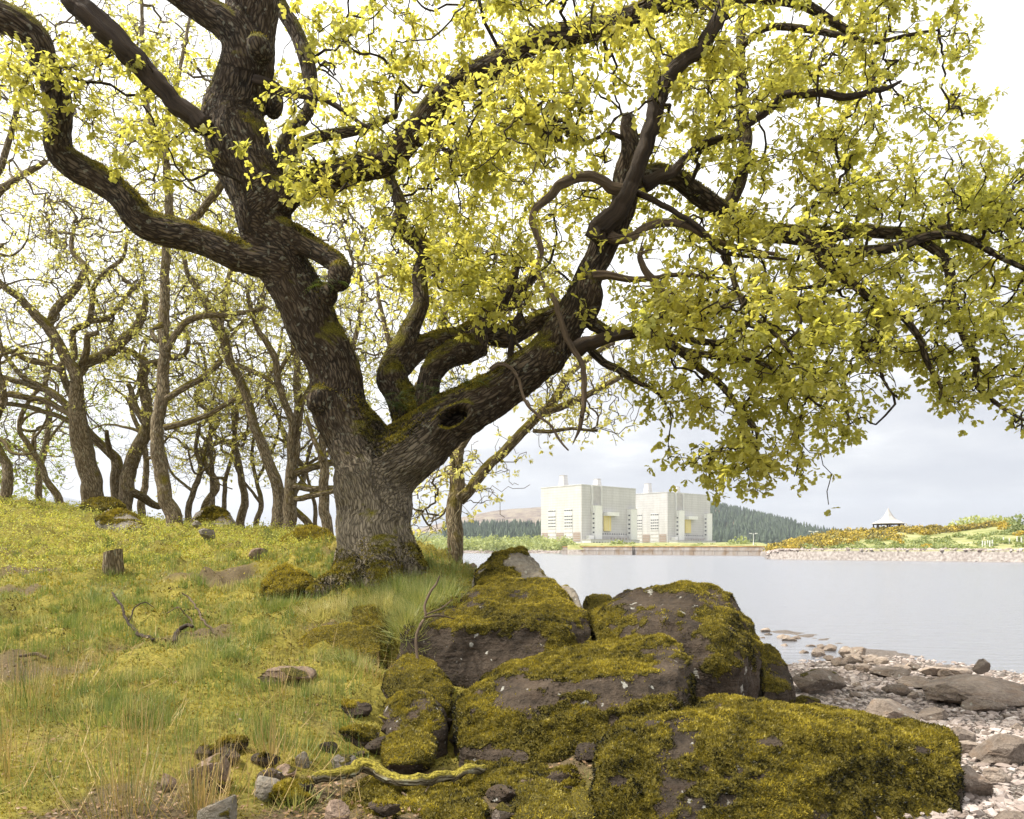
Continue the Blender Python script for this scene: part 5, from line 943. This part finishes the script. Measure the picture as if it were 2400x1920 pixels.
for lab, bx, mt, sd_, kw in (('flat brown stone with a pale rim in the grass', (592, 1556, 730, 1606), STONEB, 71, dict(flat=.8)), ('pink grey wedge stone in the rushes', (443, 1775, 536, 1862), STONEB, 79, dict(tilt=.5)), ('small brown stone beside the pink wedge stone', (366, 1815, 406, 1858), STONEB, 83, {}),
                       ('dark slab tipped up beside the mossy log', (588, 1822, 658, 1880), ROCKP, 91, dict(tilt=.6)), ('reddish cracked stone at the base of a rush clump', (638, 1796, 692, 1832), STONEB, 97, {}), ('grey stone standing beside the reddish one', (688, 1768, 725, 1804), ROCKP, 101, {}),
                       ('dark mossy stone at the bottom edge by the pale rush', (455, 1880, 542, 1945), ROCKP, 103, dict(mossw=.2)), ('grey brown stone on the path below the golden mound', (580, 1286, 622, 1312), STONEB, 107, {}), ('pale rounded stone on the rise near the round boulder', (463, 1240, 500, 1266), ROCKP, 109, {}),
                       ('pale stone between the mossy rocks over the log', (924, 1786, 974, 1828), STONE, 113, {}), ('dark stone left of the hollow rock', (772, 1775, 832, 1810), ROCKP, 127, {}), ('small tilted stone by the moss cushions', (1190, 1830, 1260, 1862), STONEB, 131, {}), ('purple brown slab at the bottom edge', (755, 1885, 816, 1935), STONEB, 137, dict(tilt=.5)),
                       ('white stone at the bottom edge by the cushions', (1150, 1890, 1205, 1935), STONE, 139, {}), ('small stone near the saplings, flat and grey', (448, 1226, 470, 1242), ROCKP, 149, {}), ('pale stone at the foot of the lakeside tree', (1096, 1308, 1118, 1318), STONE, 151, {})):
    stone(lab, bx, mt, sd_, 'field_stone', 'stones lying in the grass bank', **{'mossw': .22, **kw})
# jumble of small mossy stones at the foot of the boulders
for i in range(64):
    px, py = (R.uniform(800, 1400), R.uniform(1680, 1915)) if i < 44 else (R.uniform(480, 860), R.uniform(1760, 1915)); w = R.uniform(24, 100)
    if 715 < px < 1155 and 1800 < py < 1895: continue
    o, V_, T_, mo = stone('dark mossy stone in the jumble at the foot of the boulders', (px-w/2, py-w*R.uniform(.35, .6), px+w/2, py), ROCK, 900+i, 'mossy_stone', 'jumbled mossy stones under the boulders', sub=3, planes=8, mossw=R.uniform(-.05, .5), sink=.2)
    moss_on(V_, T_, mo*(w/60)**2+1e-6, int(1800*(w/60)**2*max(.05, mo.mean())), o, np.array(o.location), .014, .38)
# moss on the oak: foot, fork and the tops of its limbs
V_, T_ = tris_of(tr.data); V_ = V_+ob; nn_ = vnormals(V_, T_); hh_ = V_[:, 2]-ob[2]; fork = np.exp(-(((V_[:, 0]-P(900, 1010, 9)[0])/.28)**2+((V_[:, 2]-P(900, 1000, 9)[2])/.42)**2))
w_ = sst(.40, .75, nn_[:, 2]*.75+.5*fbm(V_*3, 3)+.8*fork+.55*sst(.45, .0, hh_)+.1)*sst(.06, .1, cr[near])
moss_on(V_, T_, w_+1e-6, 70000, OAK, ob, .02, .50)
# cut stump on the slope
b = hit(262, 1332); a = np.arange(14)/14*6.283; rr_ = .11*(1+.12*np.sin(a*3)); V = np.concatenate([np.c_[np.cos(a)*rr_*1.2, np.sin(a)*rr_*1.2, 0*a-.1], np.c_[np.cos(a)*rr_, np.sin(a)*rr_, .2+.03*np.cos(a)], [[0, 0, .2]]])*1.1
st = thing('tree_stump', b, 'small sawn tree stump with mossy side on the slope', 'stump')
put('bark', mesh('bark', V[:28], Q=[(i, (i+1) % 14, 14+(i+1) % 14, 14+i) for i in range(14)], attrs={'bco': V[:28]}), BARKF, st); put('cut_face', mesh('cut_face', V[14:], T=[(i, (i+1) % 14, 14) for i in range(14)], attrs={'bco': V[14:]*[1, 1, 0]}, smooth=False), DEADL, st)

# pebbles of the shingle
n = 14000; px = R.uniform(1500, 2480, n); dd = 3.2*(17/3.2)**R.random(n); x = (px-CX)/FPX*dd; bmk = beach_mask(x, dd) > .35; x, dd = x[bmk], dd[bmk]; z = ground_z(x, dd); k = z > -.08; x, dd, z = x[k], dd[k], z[k]
tag(stones_stuff('shingle_pebbles', np.c_[x, dd, z+.002], R.gamma(3.2, .0062, len(x))*np.clip(dd/7, .75, 1.5)+.007, PEB, '', 60, 6), 'pale pink grey pebbles of the shingle beach', 'pebbles', kind='stuff')

# ------------------------------------------------------------------ ground cover
GV = np.array([(-.5, 0, 0), (.5, 0, 0), (.36, .5, .04), (-.36, .5, .04), (0, 1, .22)]); GQ_ = np.array([(0, 1, 2, 3)]); GT_ = np.array([(3, 2, 4)])
def polar(n, d0, d1, half=.78): 
    d = d0*(d1/d0)**R.random(n); x = R.uniform(-half, half, n)*d; return x, d
def blades(name, x, y, ln, wd, tint, mat, label, cat, lean=.35, zoff=-.01):
    z = ground_z(x, y)+zoff; n = len(x); az = R.random(n)*6.283; le = np.abs(R.normal(0, lean, n)); ax = np.stack([np.cos(az)*np.sin(le), np.sin(az)*np.sin(le), np.cos(le)], 1)
    M = frames(ax, np.stack([np.cos(az), np.sin(az), 0*az], 1)*-1+R.normal(size=(n, 3))*.3, ln); M[:, :, 0] *= (wd/ln)[:, None]
    V, Q, at = scatter(GV, GQ_, M, np.c_[x, y, z], tint); _, T, _ = scatter(GV, GT_, M, np.c_[x, y, z])
    return tag(mk(name, V, Q=Q, T=T, mat=mat, attrs=at, smooth=False), label, cat, kind='stuff')
def lawn(x, y):
    b = beach_mask(x, y); q = np.c_[x, y, 0*x]; rx = x/y*FPX+CX
    rock = sst(760, 900, rx)*(1-sst(8.0, 8.6, y))   # stony foot of the bank: moss, little grass
    return (1-b)*(1-.9*rock)
# short turf
x, y = polar(170000, 3.0, 21); dn = lawn(x, y)*(1-.93*bare(x, y))*sst(-.18, .18, fbm(np.c_[x*.9, y*.9, 0*x+3], 3))*sst(2.8, 4.6, y); k = R.random(len(x)) < dn; x, y = x[k], y[k]
fz = fbm(np.c_[x*.55, y*.55, 0*x+8], 3)
blades('grass', x, y, R.uniform(.03, .075, len(x))*(1+.6*sst(0, .4, fz))*np.clip(y/8, .8, 1.3), R.uniform(.003, .006, len(x))*np.clip(y/5, 1, 3), np.clip(.17+.32*fz+R.normal(0, .14, len(x)), 0, 1), GRASS, 'short green and straw coloured grass over the bank', 'grass')
# moss nap between the blades
x, y = polar(170000, 2.9, 16); b = beach_mask(x, y); k = (R.random(len(x)) < (1-b)*(1-.8*bare(x, y))); x, y = x[k], y[k]; z = ground_z(x, y); n = len(x)
M = frames(unit(R.normal(size=(n, 3))*.6+[0, 0, 1]), R.normal(size=(n, 3)), R.uniform(.008, .02, n)*np.clip(y/5, .8, 2.2))
V, T, at = scatter(MV, MT, M, np.c_[x, y, z-.002], np.clip(.5+.8*fbm(np.c_[x*1.6, y*1.6, 0*x], 3)+.4*fbm(np.c_[x*9, y*9, 0*x], 2)+.25*sst(7, 12, y)-.18*sst(800, 900, x/y*FPX+CX)*sst(7, 5.5, y)+R.normal(0, .14, n), 0, 1))
tag(mk('ground_moss', V, T=T, mat=MOSS, attrs=at, smooth=False), 'yellow green moss carpeting the bank between the grass', 'moss', kind='stuff')
# bilberry on the slope
x, y = polar(150000, 9.5, 22); px = x/y*FPX+CX; k = R.random(len(x)) < sst(820, 620, px)*sst(10, 13.5, y+1.2*fbm(np.c_[x*.6, y*.6, 0*x], 2))*sst(-.25, .05, fbm(np.c_[x*.8+4, y*.8, 0*x], 3)+.12); x, y = x[k], y[k]; n = len(x)
hgt = .04+.22*np.clip(fbm(np.c_[x*.9, y*.9, 0*x+2], 3)+.35, 0, 1); z = ground_z(x, y)+R.random(n)*hgt
M = frames(unit(R.normal(size=(n, 3))+[0, 0, .3]), unit(R.normal(size=(n, 3))+[0, 0, 1]), R.uniform(.018, .036, n)*np.clip(y/13, .8, 1.4))
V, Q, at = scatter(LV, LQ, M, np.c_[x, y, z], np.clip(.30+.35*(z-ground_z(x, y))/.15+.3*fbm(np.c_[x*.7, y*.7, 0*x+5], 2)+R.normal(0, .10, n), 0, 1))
tag(mk('bilberry_cover', V, Q=Q, mat=BILB, attrs=at, smooth=False), 'low bright bilberry leaves covering the slope under the wood', 'ground cover', kind='stuff')
# dead leaves, straws
x, y = polar(26000, 3.1, 17); k = (beach_mask(x, y) < .3) & (R.random(len(x)) < .06+.94*bare(x, y)); x, y = x[k], y[k]; n = len(x)
M = frames(R.normal(size=(n, 3))*[1, 1, .25], R.normal(size=(n, 3))*.4+[0, 0, 1], R.uniform(.012, .034, n)); V, Q, at = scatter(BV, BQ, M, np.c_[x, y, ground_z(x, y)+.012], R.random(n))
LIT = leaf_mat('dead oak leaf', (.10, .055, .025), (.30, .19, .10), 1.0, .1); tag(mk('leaf_litter', V, Q=Q, mat=LIT, attrs=at, smooth=False), 'brown dead leaves scattered in the turf', 'leaf litter', kind='stuff')
x, y = polar(2600, 3.1, 8.5); k = (lawn(x, y) > .3) & (fbm(np.c_[x*.9, y*.9, 0*x+31], 2) > -.05); x, y = x[k], y[k]
blades('dead_straw', x, y, R.uniform(.10, .34, len(x)), R.uniform(.0022, .004, len(x)), np.clip(R.normal(.85, .15, len(x)), 0, 1), RUSH, 'pale dead straws lying through the turf', 'straw', 1.0, .01)
cx_, cy_ = polar(760, 4.5, 15.5); k = (lawn(cx_, cy_) > .35) & (bare(cx_, cy_) < .6); cx_, cy_ = cx_[k], cy_[k]; nb_ = R.integers(50, 150, len(cx_)); ci = np.repeat(np.arange(len(cx_)), nb_)
x = cx_[ci]+R.normal(size=len(ci))*R.uniform(.03, .11, len(cx_))[ci]; y = cy_[ci]+R.normal(size=len(ci))*.07; tb = R.choice([.02, .12, .3, .7], len(cx_), p=[.35, .3, .2, .15])[ci]
blades('grass_tufts', x, y, R.uniform(.06, .16, len(cx_))[ci]*R.uniform(.6, 1.2, len(ci)), R.uniform(.003, .005, len(ci))*np.clip(y/6, 1, 2.2), np.clip(tb+R.normal(0, .1, len(ci)), 0, 1), GRASS, 'darker and paler grass tufts dotted through the turf', 'grass', .5)
# tussocks: dense soft clumps
def tussock(name, label, b, n, ln, wd, spread, tint, mat, cat, group, lean=.5, tv=.2, onrock=False):
    x = b[0]+R.normal(size=n)*spread; y = b[1]+R.normal(size=n)*spread; z = ground_z(x, y)-.015 if not onrock else b[2]-.6*((x-b[0])**2+(y-b[1])**2)/spread; dx, dy = x-b[0], y-b[1]; az = np.arctan2(dy, dx)+R.normal(size=n)*.5; le = np.clip(np.hypot(dx, dy)/spread*lean*.6+np.abs(R.normal(0, lean*.4, n)), 0, 1.35)
    ax = np.stack([np.cos(az)*np.sin(le), np.sin(az)*np.sin(le), np.cos(le)], 1); L = ln*R.uniform(.5, 1.15, n)
    M = frames(ax, np.stack([np.cos(az), np.sin(az), 0*az], 1)*-1+R.normal(size=(n, 3))*.2, L); M[:, :, 0] *= (wd/L)[:, None]
    V, Q, at = scatter(GV, GQ_, M, np.c_[x, y, z], np.clip(R.normal(tint, tv, n), 0, 1)); _, T, _ = scatter(GV, GT_, M, np.c_[x, y, z])
    o = thing(name, b, label, cat, group); tag(mk('stems' if mat is RUSH else 'blades', V, Q=Q, T=T, mat=mat, parent=o, attrs=at, smooth=False, origin=b), kind='stuff'); return o
for lab, px, py, ln, n, sp_, ti in (('dark green grass tussock below the stump', 215, 1425, .20, 900, .20, .08), ('green tussock spilling over the grass edge by the roots', 650, 1420, .18, 900, .22, .12), ('lush tussock hanging over the large boulder', 985, 1392, .26, 1300, .26, .22), ('straw tussock drooping from the grass edge', 745, 1440, .20, 500, .11, .75),
                              ('tussock between the oak foot and the peaked boulder', 1060, 1345, .18, 900, .24, .2), ('tussock on the bank right under the trunk', 880, 1390, .18, 900, .25, .2), ('brown tussock beside the drooping straw one', 800, 1430, .18, 400, .09, .9), ('pale tuft at the bottom beside the log', 690, 1895, .13, 260, .05, .35), ('small tussock in front of the stump', 265, 1350, .15, 500, .16, .1),
                              ('tussock in the turf above the flat brown stone', 480, 1545, .13, 700, .20, .3), ('bright tussock by the gap in the bank', 830, 1560, .15, 500, .13, .35), ('tussock behind the pink wedge stone', 250, 1680, .15, 700, .2, .15), ('green hanging tussock on the boulder face', 955, 1460, .24, 700, .12, .3)):
    tussock('grass_tussock', lab, hit(px, py), n, ln, .0045, sp_, ti, GRASS, 'grass tussock', 'tussocks on the bank', .85)
for lab, px, py, d, ln, n, sp_, ti in (('long grass hanging over the upper edge of the large boulder', 985, 1405, 7.05, .30, 900, .13, .3), ('grass tuft drooping down the boulder face beside the bare sapling', 955, 1452, 6.72, .30, 700, .10, .35), ('soft grass on the shoulder of the large boulder', 1045, 1385, 7.3, .24, 700, .15, .25),
                              ('straw coloured grass skirt under the oak foot', 900, 1415, 7.35, .26, 700, .14, .6), ('green grass cap between oak foot and large boulder', 930, 1378, 7.8, .26, 900, .2, .15), ('grass skirt along the dark gap under the oak', 845, 1425, 7.35, .24, 600, .13, .4)):
    tussock('grass_tussock', lab, P(px, py, d), n, ln*.8, .0042, sp_, ti, GRASS, 'grass tussock', 'tussocks on the bank', 1.0, .2, True)
for lab, px, py, ln, n, sp_, ti in (('tall rush clump at the frame edge in the turf', 60, 1640, .55, 150, .17, .5), ('rush clump in front of the wedge stone', 300, 1905, .52, 130, .10, .45), ('pale rush clump at the bottom with bleached stems', 470, 1905, .42, 120, .05, .62), ('thin rush clump among the stones by the cushion', 640, 1790, .40, 100, .07, .62), ('sparse rushes in the middle of the turf', 340, 1730, .36, 60, .12, .6),
                              ('rushes low at the frame edge corner', 10, 1800, .45, 90, .12, .7), ('dry stems beside the sloping mossy rock', 875, 1590, .28, 45, .08, .9), ('sparse rushes by the flat brown stone', 660, 1640, .38, 40, .08, .7), ('sparse tall rushes beside the tall clump', 160, 1620, .45, 60, .14, .6)):
    tussock('rush_clump', lab, hit(px, py), n, ln, .0036, sp_, ti, RUSH, 'rushes', 'rush clumps in the turf', .42, .3)
# ferns growing on the oak
FV = np.array([(-.5, 0, 0), (.5, 0, 0), (0, 1, .05)]); FT = np.array([(0, 1, 2)])
for lab, px, py, d, n, sp_ in (('dark fern patch in the crook of the oak fork', 935, 945, 8.95, 34, .17), ('ferns along the top of the great limb above the hollow', 1010, 918, 8.9, 34, .2), ('small fern tuft farther up the great limb', 1095, 893, 8.85, 22, .12), ('ferns trailing on the stub of the leaning stem', 770, 665, 8.55, 18, .08)):
    c = P(px, py, d); VV, TT, tt, n0 = [], [], [], 0
    for f_ in range(n):
        b = c+R.normal(size=3)*[sp_, .07, sp_*.30]; az = R.uniform(0, 6.28); L = R.uniform(.12, .26); t = np.linspace(0, 1, 12); dr = np.array([math.cos(az), math.sin(az)-.5, 0]); rach = b+dr*L*t[:, None]+np.outer(.12*t-.30*t*t, [0, 0, 1])*L*3
        side = unit(np.cross(dr, [0, 0, 1])+R.normal(size=3)*.2)
        for s_ in (-1, 1):
            m_ = len(t)-1; ax = np.repeat(side[None]*s_, m_, 0)+dr*.35+[0, 0, -.2]; M = frames(ax, np.repeat([[0, -.4, 1.]], m_, 0), .22*L*np.sin(.35+2.7*t[1:])+.006); M[:, :, 0] *= .36
            v, tr3, a_ = scatter(FV, FT, M, rach[1:], np.full(m_, R.uniform(.1, .9))); VV.append(v); TT.append(tr3+n0); tt.append(a_['tint']); n0 += len(v)
    o = thing('fern', c, lab, 'fern', 'ferns growing on the oak'); tag(mk('fronds', np.concatenate(VV), T=np.concatenate(TT), mat=FERN, parent=o, attrs={'tint': np.concatenate(tt)}, smooth=False, origin=c), kind='stuff')
# fallen wood
def fallen(name, label, tr_, mat, lift=.0, cat='branch', group=None, sub=(), sides=9):
    pts = [hit(x, y0) for x, y0, *_ in tr_]; pts = np.array([p+[0, 0, lift+(h if len(q) > 3 else 0)] for p, q, h in zip(pts, tr_, [q[3] if len(q) > 3 else 0 for q in tr_])]); r = np.array([q[2]/FPX*p[1]*(1 if name == 'fallen_log' else .62) for p, q in zip(pts, tr_)])
    p, r = spline(pts, r, .025); p = p+np.stack([fbm(p*9+k*3, 3) for k in range(3)], 1)*.03; V, Q, T, b = tube(p, r, sides, True, .6, pts[0][0]*9); base = tuple(pts[0])
    return tag(mk(name, V, Q=Q, T=T, mat=mat, origin=base, attrs={'bco': b}), label, cat, group), p
LOGM = bark_mat('mossy log', (.12, .10, .06), (.32, .29, .20), .8, .9, (.24, .20, .03))
fallen('fallen_log', 'crooked fallen log furred with pale moss and lichen', [(737, 1862, 14, .04), (808, 1856, 14, .06), (852, 1850, 15, .09), (904, 1868, 14, .08), (971, 1878, 13, .08), (1045, 1874, 13, .09), (1105, 1864, 13, .11), (1130, 1858, 8, .12)], LOGM, .03, 'log', sides=12)
fallen('fallen_branch', 'grey dead branch curving out of the grass', [(360, 1512, 7), (326, 1500, 6, .02), (297, 1480, 5, .08), (280, 1460, 4, .14), (263, 1440, 3.5, .2)], DEAD, .02, group='dead sticks on the bank')
fallen('fallen_branch', 'thin side stick arching from the grey dead branch', [(300, 1482, 3, .06), (318, 1462, 2.5, .12), (340, 1450, 2, .14), (362, 1452, 1.4, .1)], DEAD, .02, group='dead sticks on the bank')
fallen('fallen_branch', 'forked dead twig in the turf left of the golden mound', [(505, 1492, 4, .0), (480, 1478, 4, .05), (462, 1462, 3.5, .1), (445, 1446, 3, .15), (425, 1440, 2, .2)], DEADL, .02, group='dead sticks on the bank')
fallen('fallen_branch', 'bent bleached twig crossing the forked dead twig', [(458, 1480, 3, .0), (440, 1462, 3, .05), (418, 1452, 2.5, .07), (390, 1456, 2, .03)], DEADL, .02, group='dead sticks on the bank')
fallen('fallen_branch', 'short black rotten stub of branch in the grass', [(412, 1515, 8, .0), (415, 1500, 9, .03), (430, 1490, 8, .06), (452, 1492, 6, .06)], DEAD, .02, group='dead sticks on the bank')
fallen('fallen_branch', 'lichened broken branch end resting on the hollow rock', [(975, 1722, 7, .04), (1000, 1712, 7, .06), (1028, 1698, 7, .1)], LOGM, .03, group='dead sticks on the bank')
fallen('fallen_branch', 'lichened stick by the brown faced rock', [(890, 1700, 7, .02), (910, 1712, 7, .03), (925, 1720, 6, .04), (940, 1712, 5, .05)], LOGM, .03, group='dead sticks on the bank')
fallen('fallen_branch', 'small curved pale stick under the log', [(940, 1882, 3.5, .02), (965, 1890, 4, .02), (990, 1888, 3.5, .03), (1006, 1878, 2.5, .05)], DEADL, .03, group='dead sticks on the bank')
fallen('fallen_branch', 'pinkish dead stick lying in the rushes', [(46, 1550, 6, .02), (80, 1552, 7, .03), (112, 1562, 6, .02)], DEADL, .02, group='dead sticks on the bank')
sap = thing('bare_sapling', hit(980, 1560), 'bare crooked sapling stem climbing the face of the large boulder', 'sapling'); sb = np.array(sap.location)
for tr_ in ([(979, 1552, 3.6), (975, 1500, 3.6), (985, 1465, 3.6), (998, 1445, 3.4), (995, 1420, 3.2), (1010, 1385, 3), (1022, 1370, 2.4), (1030, 1350, 1.6)], [(998, 1447, 2.6), (1030, 1443, 2.2), (1063, 1450, 1.4)], [(1000, 1440, 2), (1035, 1425, 1.8), (1060, 1405, 1.2)]):
    p, r = limb_pts(tr_, 6.15, 6.5); p, r = spline(p, r, .03); V, Q, T, b = tube(p, r, 7); mk('stem', V, Q=Q, T=T, mat=DEADL, parent=sap, origin=sb, attrs={'bco': b})

# ------------------------------------------------------------------ the lake air
m, nt = newmat('thin lake haze')
nd(nt, 'ShaderNodeOutputMaterial', {'Volume': nd(nt, 'ShaderNodeVolumePrincipled', {'Color': (.84, .90, 1.0), 'Density': .00014, 'Anisotropy': .3})})
v, q = box(-6500, 6500, -60, 6600, -12, 420)
tag(mk('haze', v, Q=q, mat=m, smooth=False), 'thin pale haze over the lake', kind='stuff')
print('TRIS', sum(len(o.data.loops)-2*len(o.data.polygons) for o in S.objects if o.type == 'MESH'))
